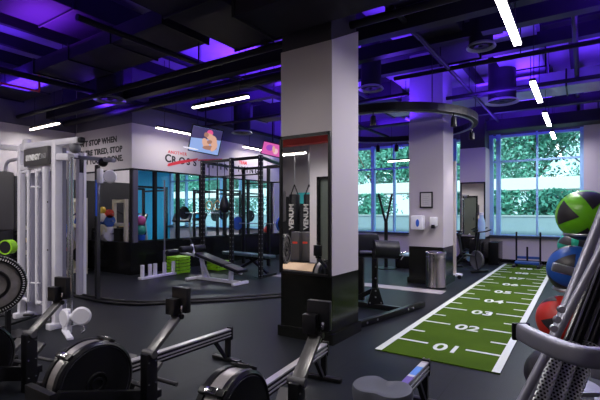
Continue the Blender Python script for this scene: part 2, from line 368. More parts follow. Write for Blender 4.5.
# ------------------------------------------------------------------ ceiling services
def rect_duct(p0, p1, w_, h_, m, label, flanges=True, group=None, cat='duct'):
    t = thing('air_duct', label, cat, ((p0[0]+p1[0])/2, (p0[1]+p1[1])/2, p0[2]), group)
    B().bar(p0, p1, w_, h_, bev=.01).build('casing', m, t, smooth=False)
    if flanges:
        P0, P1 = Vector(p0), Vector(p1); L = (P1-P0).length; n = int(L/1.25); d = (P1-P0).normalized()
        for k in range(n+1):
            c = P0+d*(.02+k*(L-.04)/max(n, 1)); B().bar(c-d*.015, c+d*.015, w_+.05, h_+.05).build('flange', pipe_m, t, smooth=False)
    return t
rect_duct((-4.35, -2, 4.5), (-4.35, 5.3, 4.5), 1.0, .45, duct_m, 'wide black air duct running front to back above the left of the nearest column')
rect_duct((-7.2, -2, 4.95), (-7.2, 4.9, 4.95), 1.1, .4, duct_m, 'wide black air duct over the white cable machine')
rect_duct((-11.7, 4.45, 4.45), (-5.1, 4.45, 4.45), .9, .25, duct_m, 'dark flat duct crossing over the left lamp')
rect_duct((-3.15, Y1-.55, 3.98), (-1.3, Y1-.55, 3.98), .7, .62, duct_m, 'black duct box against the head of the nearest column')
rect_duct((-1.9, 1.5, 4.55), (-1.9, 8.2, 4.55), .7, .4, duct_m, 'black duct running towards the windows left of the bright lamp row')
rect_duct((-1.05, 5.0, 4.75), (-1.05, 13.8, 4.75), .8, .35, duct_g, 'wide grey duct running above the turf lane')
rect_duct((.7, 4, 4.45), (.7, 13.8, 4.45), .7, .4, duct_g, 'grey ribbed duct right of the lamp row by the far right pier')
rect_duct((-4.3, 10.6, 4.3), (2.4, 10.6, 4.3), .8, .32, duct_g, 'grey cross duct in front of the far window head')
rect_duct((-2.3, 13.3, 4.02), (.6, 13.3, 4.02), .6, .3, duct_m, 'low dark duct just in front of the big window head', flanges=False)
rect_duct((-7.7, 9.4, 4.35), (-3.6, 9.4, 4.35), .6, .35, duct_m, 'dark cross duct over the training rig')
for i, (x0, x1, y, z) in enumerate([(-11.7, 2.5, 5.55, 4.1), (-11.7, -1, 6.9, 4.35), (-9.0, 2.5, 8.3, 4.5), (-1.2, 2.5, 6.45, 4.2), (-6, 2.5, 12.1, 4.25)]):
    tag(B().span((x0, y-.09, z-.1), (x1, y+.09, z+.12)).build('ceiling_beam', pipe_m, smooth=False),
        ['black steel beam crossing the room just before the nearest column', 'black steel beam crossing over the lamp by the lettered wall corner', 'black steel beam crossing behind the nearest column', 'short black beam crossing right of the brightest lamp', 'black beam crossing near the far windows'][i], 'beam')
for k in range(13):
    x = -11.2+k*1.1
    if abs(x+7.2) < .65: continue
    tag(B().span((x-.05, -1.9 if x > -11.6 else 0, 5.06), (x+.05, 14.0, 5.3)).build('ceiling_joist', pipe_m, smooth=False), 'dark joist running front to back tight under the violet lit slab', 'joist', 'joists under the slab')
for k in range(4):
    y = 2.3+k*3.4
    tag(B().span((-11.4, y-.2, 4.98), (2.3, y+.2, 5.04)).build('cable_tray', pipe_m, smooth=False), 'dark flat cable tray crossing the room high under the joists', 'cable tray', 'cable trays under the slab')
pr = random.Random(3)
pipes = [((-11.7, 4.8, 3.92), (-1, 4.8, 3.92), .05, 'thin black pipe crossing low in front of the nearest column'),
         ((-11.7, 5.95, 3.95), (-3, 5.95, 3.95), .08, 'thick black pipe crossing behind the long lamp'),
         ((-9.1, 8.5, 4.0), (-3, 8.5, 4.0), .04, 'thin black pipe crossing over the two television screens'),
         ((-9.0, 1, 4.2), (-9.0, 13.5, 4.2), .06, 'black pipe running towards the windows along the lettered wall'),
         ((-5.6, 3, 4.15), (-5.6, 13.8, 4.15), .045, 'black pipe running towards the windows over the benches'),
         ((-4.2, 5.2, 4.25), (-4.2, 13.8, 4.25), .05, 'black pipe running along the row of columns'),
         ((-1.98, 5, 4.1), (-1.98, 13.8, 4.1), .035, 'thin pipe running beside the turf lamp row on its left'),
         ((-.1, 3, 4.3), (-.1, 13.8, 4.3), .04, 'thin pipe running beside the turf lamp row on its right'),
         ((-3, 7.7, 4.1), (2.5, 7.7, 4.1), .04, 'thin pipe crossing over the second turf lamp'),
         ((-3, 9.3, 4.0), (2.5, 9.3, 4.0), .04, 'thin pipe crossing over the third turf lamp')]
for p0, p1, r, lb in pipes:
    t = thing('ceiling_pipe', lb, 'pipe', Vector(p0).lerp(Vector(p1), .5))
    B().tube(p0, p1, r, n=12).build('pipe', pipe_m, t)
    P0, P1 = Vector(p0), Vector(p1)
    for k in range(1, int((P1-P0).length/2.2)+1):
        c = P0.lerp(P1, k*2.2/(P1-P0).length*.98); B().tube(c, (c.x, c.y, CEIL), .008, n=6).build('hanger', pipe_m, t)
red = thing('sprinkler_pipe', 'thin red sprinkler pipe with an elbow high on the left', 'pipe', AT(38, 85, 8.5))
B().path([AT(0, 83, 8.9), AT(22, 87.5, 8.7), AT(39, 91.5, 8.5), AT(39.5, 90, 8.5), AT(39, 75, 8.5)], .022, 8).build('pipe', red_m, red)
red = thing('sprinkler_pipe', 'thin red pipe sloping away high above the benches', 'pipe', AT(200, 22, 8.0))
B().path([AT(189, 14, 7.6), AT(215, 27, 8.2), AT(232, 36, 8.6)], .02, 8).build('pipe', red_m, red)
# drop diffusers
def diffuser(px, py, z, w_px, label):
    c = AZ(px, py, z); d = (c.xy.length); d = -c.x*SN+c.y*CS; r = w_px/2/FPX*d
    t = thing('drop_diffuser', label, 'ceiling vent', (c.x, c.y, z))
    B().tube((c.x, c.y, z+.03), (c.x, c.y, CEIL), r*.8, n=32).build('drop_duct', duct_m, t)
    B().lathe([(r*.78, .05), (r*.9, .03), (r, 0), (r*.97, -.015), (r*.86, .0), (r*.8, .03)], (c.x, c.y, z), n=40).build('rim', mat('diffuser_rim', (.30, .33, .32), .4), t)
    B().lathe([(r*.55, .02), (r*.5, 0), (r*.2, .01), (r*.1, -.01), (0, -.01)], (c.x, c.y, z), n=32).build('cone', duct_m, t)
diffuser(110, 100, 3.95, 31, 'round drop diffuser left of the long lamp')
diffuser(242, 133, 3.85, 21, 'round drop diffuser right of the wrestling television')
diffuser(371, 89, 3.95, 25, 'round drop diffuser just right of the nearest column')
diffuser(481, 47, 4.1, 28, 'round drop diffuser left of the brightest lamp')
diffuser(502, 102, 3.9, 32, 'round drop diffuser left of the second turf lamp')
# linear lamps
def lamp(p0, p1, label, w_=.06, cool=False, power=1.0, wires=True):
    p0, p1 = Vector(p0), Vector(p1); c = (p0+p1)/2
    t = thing('linear_lamp', label, 'lamp', c, 'hanging linear lamps')
    B().bar(p0+Vector((0, 0, .035)), p1+Vector((0, 0, .035)), w_, .05).build('housing', black_m, t, smooth=False)
    B().bar(p0, p1, w_*.95, .03).build('diffuser', lamp_c if cool else lamp_e, t, smooth=False)
    if wires:
        for k in (.15, .85):
            q = p0.lerp(p1, k); B().tube((q.x, q.y, q.z+.05), (q.x, q.y, CEIL), .006, n=6).build('wire', black_m, t)
    d = (p1-p0); ang = math.atan2(d.y, d.x)
    light('lamp_glow', 'AREA', (c.x, c.y, c.z-.03), 40*power, (1, .95, .93) if not cool else (.97, .96, 1), d.length, .07, rot=(0, 0, ang))
LZ = 3.6
lamp((-.66, 4.1, LZ), (-.66, 5.75, LZ), 'nearest and brightest linear lamp hanging over the turf lane', .085, True, 1.3)
lamp((-.66, 7.55, LZ), (-.66, 9.0, LZ), 'second linear lamp over the turf lane', .085, True, 1.3)
lamp((-.66, 10.1, LZ), (-.66, 11.6, LZ), 'third linear lamp over the turf lane', .085, True, 1.1)
lamp((-.66, 12.6, LZ), (-.66, 13.7, LZ), 'farthest linear lamp over the turf lane, at the window', .085, True, .8)
lamp((-6.36, 5.7, LZ), (-4.94, 5.7, LZ), 'long linear lamp hanging left of the nearest column')
lamp((-11.4, 4.96, LZ), (-10.05, 4.96, LZ), 'linear lamp hanging at the far left over the white machine', power=.7)
lamp((-8.6, 6.55, LZ), (-8.6, 8.1, LZ), 'linear lamp hanging in front of the wrestling television', power=.45)
lamp((-8.85, 10.0, LZ), (-8.85, 11.8, LZ), 'linear lamp hanging beside the second television', power=.45)
lamp((-5.07, 12.5, 3.13), (-4.3, 12.5, 3.13), 'short linear lamp seen against the left window bay', .04, power=.3)
for x, y, lb in [(-1.6, 1.2, 'behind the camera'), (-5.2, .6, 'over the rowing machines'), (-8.6, -.2, 'near the punching bags'), (-8.6, -3.6, 'over the punching bags')]:
    lamp((x-.7, y, LZ), (x+.7, y, LZ), 'linear lamp in the near half of the room ' + lb, power=1.0)
for x, y in [(-14, 8.5), (-13, 12)]: lamp((x-.7, y, LZ), (x+.7, y, LZ), 'linear lamp in the glazed room, %s' % ('far side' if y > 10 else 'near side'), power=3.5)

# ring track with spotlights
RC = Vector((-3.52, 8.75)); RR = 1.75; RZ = 3.38
t = thing('ring_track', 'large circular black lighting track around the middle column', 'lighting track', (RC.x, RC.y, RZ))
B().path([(RC.x+RR*math.cos(k*2*PI/72), RC.y+RR*math.sin(k*2*PI/72), RZ+.05) for k in range(72)], 0, closed=True, rect=(.09, .14)).build('track', black_m, t, smooth=False)
B().path([(RC.x+(RR-.055)*math.cos(k*2*PI/72), RC.y+(RR-.055)*math.sin(k*2*PI/72), RZ-.03) for k in range(72)], 0, closed=True, rect=(.02, .03)).build('edge_trim', mat('track_trim', (.35, .40, .42), .4), t, smooth=False)
for k in range(6):
    a = k*PI/3+.3; x, y = RC.x+RR*math.cos(a), RC.y+RR*math.sin(a); B().tube((x, y, RZ+.1), (x, y, CEIL), .008, n=6).build('wire', black_m, t)
def on_ring(px):
    best = None
    for k in range(720):
        a = k*PI/360; p = Vector((RC.x+RR*math.cos(a), RC.y+RR*math.sin(a)))
        d = -p.x*SN+p.y*CS; q = 300+FPX*(p.x*CS+p.y*SN)/d
        yield abs(q-px), d, p
def spot(px, far, label, watt=60):
    c = [q for q in on_ring(px) if q[0] < 1.5]; c.sort(key=lambda q: q[1]); p = (c[-1] if far else c[0])[2]
    t = thing('track_spotlight', label, 'spotlight', (p.x, p.y, RZ-.02), 'spotlights on the ring track')
    B().tube((p.x, p.y, RZ-.02), (p.x, p.y, RZ-.1), .012, n=8).build('stem', black_m, t)
    B().lathe([(.0, 0), (.045, 0), (.05, -.02), (.055, -.16), (.05, -.165), (.04, -.14)], (p.x, p.y, RZ-.1), n=20).build('can', black_m, t)
    B().tube((p.x, p.y, RZ-.235), (p.x, p.y, RZ-.245), .042, n=20).build('lens', lamp_e, t)
    light('spot_glow', 'SPOT', (p.x, p.y, RZ-.27), watt, (1, .93, .88), .04, rot=(0, 0, 0), spot=1.5, blend=.8)
spot(372, False, 'track spotlight just right of the nearest column'); spot(455, False, 'track spotlight right of the middle column head')
spot(473, True, 'track spotlight at the far right curve of the ring'); spot(379, True, 'track spotlight on the far left of the ring, against the window'); spot(398, True, 'track spotlight on the far side left of the middle column')
# added fill spots without fixtures, brightening walls, columns and turf
for x, y, e, lb in [(-10.6, 4.6, 45, 'a'), (-8.0, 7.2, 26, 'b'), (-8.0, 9.5, 30, 'c'), (-2.7, 2.7, 75, 'd'), (-1.3, 4.9, 70, 'e'), (-3.4, 7.6, 50, 'f'), (-7.6, -4.2, 700, 'g'), (-6.3, -.8, 330, 'h'), (-1.3, 6.9, 70, 'i'), (-5.5, 9, 60, 'j'), (-6.4, 1.4, 90, 'k'), (-1.3, 8.2, 60, 'l')]:
    light('fill_spot', 'SPOT', (x, y, 3.95), e, (1, .95, .93), .08, spot=2.3, blend=.9)
#NEXT
# ================================================================== OUTSIDE
og = B().span((-60, YB+.25, -.3), (30, 60, -.02)).build('ground', mat('outside_paving', (.42, .43, .43), .9, noise=.15), smooth=False, kind='structure')
cn = thing('canopy', 'long white canopy slab across the street beyond the windows', 'canopy', (-12, 24.5, 2.7))
B().span((-42, 24, 2.68), (9, 26.2, 3.28)).build('slab', mat('canopy_white', (.88, .86, .84), .7), cn, smooth=False)
for k in range(9):
    x = -38+k*5.4; B().tube((x, 24.4, 0), (x, 24.4, 2.68), .09).build('post', mat('post_white', (.75, .78, .78), .5), cn)
fn = thing('garden_wall', 'pale blue grey garden wall outside below the trees', 'wall', (-12, 20, 0))
B().span((-40, 20, 0), (6, 20.2, 1.35)).build('wall_panel', mat('garden_wall_paint', (.30, .37, .42), .8), fn, smooth=False)
B().span((-40, 19.96, 1.35), (6, 20.24, 1.42)).build('coping', mat('coping_stone', (.42, .46, .48), .8), fn, smooth=False)
sg = thing('hanging_sign', 'small blue and pink sign hanging under the white canopy', 'sign', AY(559, 191, 23.9))
a, b_ = AY(551, 191.5, 24.05), AY(567, 197, 24.05)
B().span((a.x, 24.05, b_.z), (b_.x, 24.13, a.z)).build('board', mat('sign_pink', (.85, .55, .50), .6), sg, smooth=False)
B().span((a.x+.1, 24.07, a.z-.02), (a.x+.14, 24.11, 2.69)).build('strap', black_m, sg, smooth=False); B().span((b_.x-.14, 24.07, a.z-.02), (b_.x-.10, 24.11, 2.69)).build('strap', black_m, sg, smooth=False)
B().span((a.x-.01, 24.04, b_.z-.01), (a.x+.26, 24.14, a.z+.01)).build('blue_end', mat('sign_blue', (.05, .14, .60), .6), sg, smooth=False)
leaf = [mat('leaf_%d' % i, c, .55, noise=.4, nscale=3) for i, c in enumerate([(.11, .36, .27), (.20, .46, .38), (.06, .24, .18)])]
bark = mat('bark', (.16, .12, .09), .9)
def tree(x, y, h, r, seed, n, label, lf, zc=None, trunk=True):
    R = random.Random(seed); t = thing('leafy_tree' if trunk else 'hedge_shrub', label, 'tree' if trunk else 'shrub', (x, y, 0), 'trees across the street' if trunk else 'shrubs behind the garden wall')
    if trunk:
        q = B().tube((x, y, 0), (x, y, h*.6), .2, .1, 10)
        for k in range(5):
            a = R.random()*6.28; q.tube((x, y, h*(.3+.05*k)), (x+math.cos(a)*r*.7, y+math.sin(a)*r*.7, h*(.55+.06*k)), .07, .03, 6)
        q.build('trunk', bark, t)
    if not trunk: B().tube((x, y, 0), (x, y, 1.2), .05, .03, 8).build('stem', bark, t)
    bm = bmesh.new(); zc = zc or h*.58; cl = [(x+R.gauss(0, r*.42), y+R.gauss(0, r*.4), zc+R.gauss(0, h*.2), r*R.uniform(.3, .55)) for _ in range(28)]
    for k in range(n):
        c = cl[k % 28]; v = Vector((R.gauss(0, 1), R.gauss(0, 1), R.gauss(0, 1))).normalized()*c[3]*R.random()**.4
        p = Vector(c[:3])+v; p.z = max(p.z, .2); s = R.uniform(.09, .17); p.y = max(p.y, 26.7) if trunk else p.y; p.z = p.z if trunk else min(p.z, 2.5)
        A = Vector((R.gauss(0, 1), R.gauss(0, 1), R.gauss(0, 1))).normalized(); Bv = A.cross(Vector((R.gauss(0, 1), R.gauss(0, 1), R.gauss(0, 1)))).normalized()
        vv = [bm.verts.new(p+A*s), bm.verts.new(p+Bv*s*.5), bm.verts.new(p-A*s), bm.verts.new(p-Bv*s*.5)]; bm.faces.new(vv)
    me = bpy.data.meshes.new('foliage'); bm.to_mesh(me); bm.free(); me.materials.append(lf)
    o = bpy.data.objects.new('foliage', me); COL.objects.link(o); o.parent = t; o.location = -t.location
R = random.Random(11)
wh = ['leftmost beyond the glazed room', 'second from the left', 'third from the left', 'fourth from the left', 'left of the left window bay', 'in the left window bay', 'behind the middle column', 'left in the big window', 'middle of the big window', 'right in the big window']
for i, x in enumerate([-36, -31.5, -27, -22.5, -17.5, -12.5, -9.0, -6.0, -2.5, 1.5]):
    tree(x, 29+R.uniform(-1, 2), R.uniform(8.5, 11), 3.9, i, 12000, 'tall green tree across the street, '+wh[i], leaf[i % 2])
for i, x in enumerate([-26, -12.0, -10.0, -4.6, -3.0, -1.4, .3]):
    tree(x, 22+R.uniform(-.3, .3), 2.9, 1.0, 40+i, 1600, 'bushy shrub behind the garden wall, '+['in the glazed room view', 'left in the left bay', 'right in the left bay', 'left in the big window', 'left of the mullion', 'right of the mullion', 'right in the big window'][i], leaf[2 if i % 2 else 0], zc=1.5, trunk=False)

# ================================================================== TURF LANE
TX0, TX1, TY0, TY1 = -1.938, -.655, 4.394, 13.8
def turf_mat():
    m = bpy.data.materials.new('artificial_turf'); m.use_nodes = True; nt = m.node_tree; N = nt.nodes; L = nt.links; b = N['Principled BSDF']
    tc = N.new('ShaderNodeTexCoord'); n1 = N.new('ShaderNodeTexNoise'); n1.inputs['Scale'].default_value = 160; n2 = N.new('ShaderNodeTexNoise'); n2.inputs['Scale'].default_value = 1.6
    L.new(tc.outputs['Object'], n1.inputs['Vector']); L.new(tc.outputs['Object'], n2.inputs['Vector'])
    ad = N.new('ShaderNodeMath'); ad.operation = 'MULTIPLY_ADD'; ad.inputs[1].default_value = .35; L.new(n2.outputs['Fac'], ad.inputs[0]); L.new(n1.outputs['Fac'], ad.inputs[2])
    cr = N.new('ShaderNodeValToRGB'); cr.color_ramp.elements[0].position = .4; cr.color_ramp.elements[0].color = (.028, .064, .004, 1); cr.color_ramp.elements[1].position = .95; cr.color_ramp.elements[1].color = (.078, .140, .010, 1)
    L.new(ad.outputs[0], cr.inputs[0]); L.new(cr.outputs[0], b.inputs['Base Color']); b.inputs['Roughness'].default_value = .85; b.inputs['Specular IOR Level'].default_value = .05
    bp = N.new('ShaderNodeBump'); bp.inputs['Strength'].default_value = .6; bp.inputs['Distance'].default_value = .005; L.new(n1.outputs['Fac'], bp.inputs['Height']); L.new(bp.outputs[0], b.inputs['Normal']); return m
tf = thing('turf_lane', 'green artificial turf lane with white numbers and yard marks', 'turf', (-1.3, 9, 0))
B().span((TX0, TY0, 0), (TX1, TY1, .012)).build('turf', turf_mat(), tf, smooth=False)
for xa in (TX0, TX1-.075): B().span((xa, TY0, .012), (xa+.075, TY1, .016)).build('border_line', line_w, tf, smooth=False)
for k in range(9):
    y = 4.93+1.0*k
    B().span((TX0+.075, y-.02, .012), (TX0+.43, y+.02, .015)).build('yard_mark', line_w, tf, smooth=False)
    B().span((TX1-.43, y-.02, .012), (TX1-.075, y+.02, .015)).build('yard_mark', line_w, tf, smooth=False)
    B().span((TX0+.075, y+.44, .012), (TX0+.25, y+.48, .015)).build('half_mark', line_w, tf, smooth=False)
    B().span((TX1-.25, y+.44, .012), (TX1-.075, y+.48, .015)).build('half_mark', line_w, tf, smooth=False)
    lettering('number', '%02d' % (k+1), .36, (-1.27, y-.18, .014), (1, 0, 0), (0, 1, 0), line_w, tf, bold=.006, depth=.004, align='CENTER', sx=.86)
# ================================================================== PUSH SLED
sl = thing('push_sled', 'black and blue push sled standing at the far end of the turf', 'sled', (-1.29, 13.35, .012))
sx, sy = -1.29, 13.35
for s in (-1, 1):
    B().bar((sx+s*.3, sy-.42, .05), (sx+s*.3, sy+.35, .05), .09, .06, .01).build('skid', satin_b, sl)
    B().tube((sx+s*.30, sy+.2, .06), (sx+s*.30, sy+.2, .98), .024).build('push_post', satin_b, sl)
B().box((sx, sy-.05, .13), (.60, .34, .07), bev=.02).build('deck', mat('sled_blue', (.01, .06, .25), .4), sl)
B().box((sx, sy+.22, .25), (.60, .06, .07), bev=.01).build('cross_bar', MATS['sled_blue'], sl)
B().tube((sx, sy-.05, .18), (sx, sy-.05, .58), .026).build('weight_horn', satin_b, sl)

# ================================================================== ROWING MACHINES
decal_w = mat('decal_white', (.72, .70, .72), .3, .2)
decal_p = mat('decal_violet', (.16, .10, .45), .35)
decal_b = mat('decal_blue', (.10, .28, .75), .35)
mesh_m = mat('perforated_mesh', (.34, .32, .32), .34, .6, noise=.15, nscale=60)
def rower(label, arm=True, rail=True, fo=0.0, front=True, decal='plain', seat=None):
    t = thing('rowing_machine', label, 'rowing machine', (0, 0, 0), 'rowing machines in a row')
    if rail:
        y1 = -1.22+fo
        r = B().bar((0, 0, .27), (0, y1, .29), .05, .085, .006).build('monorail', satin_b, t)
        B().bar((0, .002, .32), (0, y1, .34), .058, .012).build('rail_top', rail_al, t, smooth=False)
        B().bar((.027, .002, .285), (.027, y1, .305), .008, .012).build('rail_groove', rail_al, t, smooth=False)
        B().bar((.027, .002, .255), (.027, y1, .275), .008, .01).build('rail_groove', rail_al, t, smooth=False)
        B().box((0, .012, .275), (.066, .03, .13), bev=.006).build('end_cap', satin_b, t)
        for s in (-1, 1): B().tube((s*.02, .02, .325), (s*.02, .02, .346), .008, n=10).build('bolt', chrome, t)
        if decal == 'violet':
            for k, (a, b_, mm) in enumerate([(.12, .33, decal_w), (.36, .44, decal_p), (.46, .52, decal_w), (.54, .62, decal_p), (.66, .86, decal_w)]):
                B().bar((0, -a, .3285), (0, -b_, .3305), .05, .004).build('decal', mm, t, smooth=False)
        elif decal == 'blue':
            B().bar((0, -.05, .3275), (0, -.16, .329), .052, .004).build('decal', decal_w, t, smooth=False)
            B().bar((0, -.16, .3285), (0, -.36, .3315), .052, .004).build('decal', decal_b, t, smooth=False)
            B().bar((0, -.36, .3315), (0, -.40, .332), .05, .004).build('decal', decal_w, t, smooth=False)
            B().bar((0, -.40, .332), (0, -.85, .3375), .052, .004).build('decal', decal_p, t, smooth=False)
        else:
            B().bar((0, -.55, .333), (0, -1.1, .341), .05, .004).build('decal', decal_w, t, smooth=False)
        B().box((0, -.04, .02), (.36, .06, .035), bev=.008).build('rear_foot', satin_b, t)
        B().bar((0, -.02, .03), (0, -.02, .24), .05, .035, up=(0, 1, 0)).build('rear_leg', satin_b, t)
        B().bar((0, -.05, .03), (0, -.22, .25), .035, .03).build('rear_leg', satin_b, t)
    if seat is not None:
        pts = []
        for k in range(48):
            a = 2*PI*k/48; x = .19*math.cos(a); y = .15*math.sin(a)*(1+.22*abs(math.cos(a))) 
            y += (.05*math.exp(-(x/.06)**2) if math.sin(a) > 0 else .022*math.exp(-(x/.06)**2))*(-1 if math.sin(a) > 0 else 1)
            pts.append((x, seat+y))
        prof = [(0.86, .36), (.97, .37), (1.0, .44), (.96, .462), (.80, .466), (.45, .452)]
        bb = B(); rings = [[bb.bm.verts.new((p[0]*s, seat+(p[1]-seat)*s, z)) for p in pts] for s, z in prof]
        for A, C in zip(rings, rings[1:]):
            for k in range(48): bb.bm.faces.new((A[k], A[(k+1) % 48], C[(k+1) % 48], C[k]))
        bb.bm.faces.new(rings[0][::-1]); bb.bm.faces.new(rings[-1])
        bb.build('seat', mat('seat_grey', (.085, .09, .115), .45), t)
        B().box((0, seat, .36), (.11, .2, .035), bev=.006).build('seat_carriage', satin_b, t)
    if front:
        f = fo; cy = -1.58+f; cz = .325
        # flywheel housing (axis across the machine)
        B().lathe([(0, -.02), (.20, -.02), (.27, -.015), (.298, 0), (.298, .035), (.288, .04)], (0, cy, cz), 'X', 56).build('far_shell', satin_b, t)
        B().lathe([(.288, .035), (.288, .125)], (0, cy, cz), 'X', 56).build('mesh_band', mesh_m, t)
        B().lathe([(.288, .12), (.296, .125), (.30, .14), (.296, .16), (.276, .175), (.266, .168), (.12, .168), (0, .168)], (0, cy, cz), 'X', 56).build('near_shell', satin_b, t)
        B().lathe([(.266, .166), (.262, .174), (.258, .166)], (0, cy, cz), 'X', 56).build('face_ring', mat('dark_rib', (.035, .035, .05), .3), t)
        for r0 in (.05, .085): B().lathe([(r0, .166), (r0-.004, .182), (r0-.014, .182), (r0-.018, .166)], (0, cy, cz), 'X', 32).build('hub_ring', black_m, t)
        for a in (66, 128):
            aa = math.radians(a); c = Vector((.08, cy+math.cos(aa)*.303, cz+math.sin(aa)*.303)); Rx = Matrix.Rotation(aa-PI/2, 4, 'X')
            B().box(c, (.17, .045, .022), Rx, .006).build('clip', black_m, t)
            B().box(c+Vector((0, math.cos(aa)*.012, math.sin(aa)*.012)), (.08, .035, .014), Rx, .004).build('clip_badge', chrome, t)
        # frame
        B().bar((.215, cy-.31, .335), (.215, -1.12+f, .07), .05, .12, .008).build('side_beam', satin_b, t)
        B().bar((-.05, cy-.31, .335), (-.05, -1.12+f, .07), .05, .12, .008).build('side_beam', satin_b, t)
        B().box((.08, cy-.34, .20), (.32, .05, .39), bev=.01).build('front_plate', black_m, t)
        B().box((.06, cy-.34, .025), (.62, .07, .05), bev=.01).build('front_foot', satin_b, t)
        B().bar((-.02, -1.2+f, .16), (.36, -1.2+f, .16), .06, .06, .008).build('cross_member', satin_b, t)
        for s in (-.13, .17): B().bar((s, -1.27+f, .12), (s, -1.05+f, .33), .11, .03, .01).build('foot_plate', dgrey, t)
        # upright with monitor arm
        B().box((.36, -1.29+f, .25), (.075, .10, .5), bev=.008).build('upright', satin_b, t)
        for dz in (.13, .28, .44):
            for dx in (-1, 1): B().tube((.36+.036, -1.29+f+dx*.032, dz), (.36+.0415, -1.29+f+dx*.032, dz), .0065, n=8).build('rivet', chrome, t)
        if arm:
            B().tube((.30, -1.285+f, .495), (.42, -1.285+f, .495), .028).build('arm_pivot', dgrey, t)
            B().bar((.365, -1.285+f, .50), (.375, -1.035+f, .715), .09, .03, .006).build('monitor_arm', mat('arm_grey', (.12, .118, .12), .30, .5), t)
            B().tube((.32, -1.03+f, .722), (.43, -1.03+f, .722), .02).build('arm_joint', satin_b, t)
            mb = B().box((.385, -1.0+f, .85), (.17, .05, .20), bev=.012).build('monitor', satin_b, t)
            B().box((.345, -1.055+f, .80), (.10, .06, .13), bev=.01).build('battery_case', satin_b, t)
            B().box((.43, -1.03+f, .79), (.02, .03, .05), bev=.004).build('cable_clip', chrome, t)
            B().tube((.385, -1.02+f, .73), (.385, -1.02+f, .78), .018).build('monitor_neck', satin_b, t)
        hb = B().tube((-.05, -1.0+f, .15), (.30, -.97+f, .14), .017).build('handle', dgrey, t)
    return t
def pose(t, x, y, rot): t.location = (x, y, 0); t.rotation_euler = (0, 0, rot)
pose(rower('leftmost rowing machine, cut by the left edge, without its rail', rail=False), -4.529, 2.934, .156)
pose(rower('black rowing machine left of centre with flywheel and rail'), -3.084, 3.256, .03)
pose(rower('black rowing machine in the middle whose monitor stands before the column', decal='violet'), -2.0, 3.391, .13)
pose(rower('rowing machine at the bottom right with grey seat and blue decals', fo=-.62, arm=False, decal='blue', seat=-.97), -1.07, 3.44, .03)

# ================================================================== BATTLE ROPES
def floor_path(px, z=.022): return [FL(a, b).lerp(FL(a, b), 0)+Vector((0, 0, z)) for a, b in px]
def smooth_pts(p, k=6):
    out = []
    for i in range(len(p)-1):
        p0, p1, p2, p3 = p[max(i-1, 0)], p[i], p[i+1], p[min(i+2, len(p)-1)]
        for j in range(k):
            t = j/k; out.append(.5*((2*p1)+(-p0+p2)*t+(2*p0-5*p1+4*p2-p3)*t*t+(-p0+3*p1-3*p2+p3)*t**3))
    return out+[p[-1]]
rope = mat('rope_black', (.012, .012, .013), .6, noise=.3, nscale=60)
tag(B().path(smooth_pts(floor_path([(70, 296), (90, 300), (112, 304), (140, 305.5), (172, 304), (205, 302.5), (240, 300.5), (286, 297)])), .022, 8).build('battle_rope', rope), 'thick black battle rope lying in front, from the white machine to the column', 'rope')
tag(B().path(smooth_pts(floor_path([(72, 293.5), (95, 298), (118, 301.5), (150, 303), (185, 301), (225, 299), (288, 294)])), .020, 8).build('battle_rope', rope), 'second black battle rope lying just behind the first', 'rope')

# ================================================================== BENCHES
t = thing('decline_bench', 'white framed decline bench with black pad and roller pads', 'bench', (-6.8, 6.72, 0))
Y = 6.72
B().bar((-7.35, Y, .045), (-6.05, Y, .045), .07, .07, .008).build('base_rail', white_p, t)
B().bar((-7.42, Y-.28, .035), (-7.42, Y+.28, .035), .07, .06, .008).build('foot', white_p, t)
B().bar((-6.05, Y-.24, .035), (-6.05, Y+.24, .035), .07, .06, .008).build('foot', white_p, t)
B().bar((-7.12, Y, .07), (-7.22, Y, .50), .06, .09, .008, up=(0, 1, 0)).build('rear_post', white_p, t)
B().bar((-6.98, Y, .07), (-7.2, Y, .42), .05, .05, .006, up=(0, 1, 0)).build('brace', white_p, t)
B().bar((-6.32, Y, .07), (-6.30, Y, .34), .06, .10, .008, up=(0, 1, 0)).build('front_post', white_p, t)
B().bar((-7.5, Y, .58), (-6.0, Y, .25), .06, .05, .006, up=(0, 1, 0)).build('pad_rail', white_p, t)
B().bar((-7.30, Y, .60), (-6.42, Y, .395), .30, .075, .025, up=(0, 0, 1)).build('back_pad', vinyl, t)
B().bar((-6.40, Y, .39), (-5.98, Y, .29), .30, .075, .025, up=(0, 0, 1)).build('seat_pad', vinyl, t)
B().bar((-7.45, Y, .52), (-7.55, Y, .80), .05, .05, .006, up=(0, 1, 0)).build('roller_post', white_p, t)
B().bar((-7.45, Y, .55), (-7.98, Y, .60), .045, .045, .006, up=(0, 1, 0)).build('roller_arm', white_p, t)
for x, z in ((-7.52, .70), (-7.98, .60)):
    for s in (-1, 1): B().lathe([(0, -.17), (.06, -.17), (.075, -.15), (.075, .15), (.06, .17), (0, .17)], (x, Y+s*.19, z), 'Y', 20).build('roller_pad', vinyl, t)
B().path([(-7.55, Y, .78), (-7.57, Y, .88), (-7.62, Y, .92), (-7.80, Y, .92), (-7.84, Y, .88)], .018, 8).build('handle', black_m, t)
t = thing('flat_bench', 'dark flat bench standing inside the training rig', 'bench', (-6.9, 8.05, 0)); Y = 8.05
B().bar((-7.75, Y, .50), (-6.75, Y, .48), .29, .07, .025).build('back_pad', mat('blue_grey_vinyl', (.05, .085, .11), .3), t)
B().bar((-6.72, Y, .48), (-6.2, Y, .47), .29, .07, .025).build('seat_pad', MATS['blue_grey_vinyl'], t)
B().bar((-7.6, Y, .43), (-6.3, Y, .41), .06, .05).build('pad_rail', black_m, t, smooth=False)
B().bar((-6.95, Y, .42), (-6.35, Y, .06), .06, .06, up=(0, 1, 0)).build('front_leg', black_m, t, smooth=False)
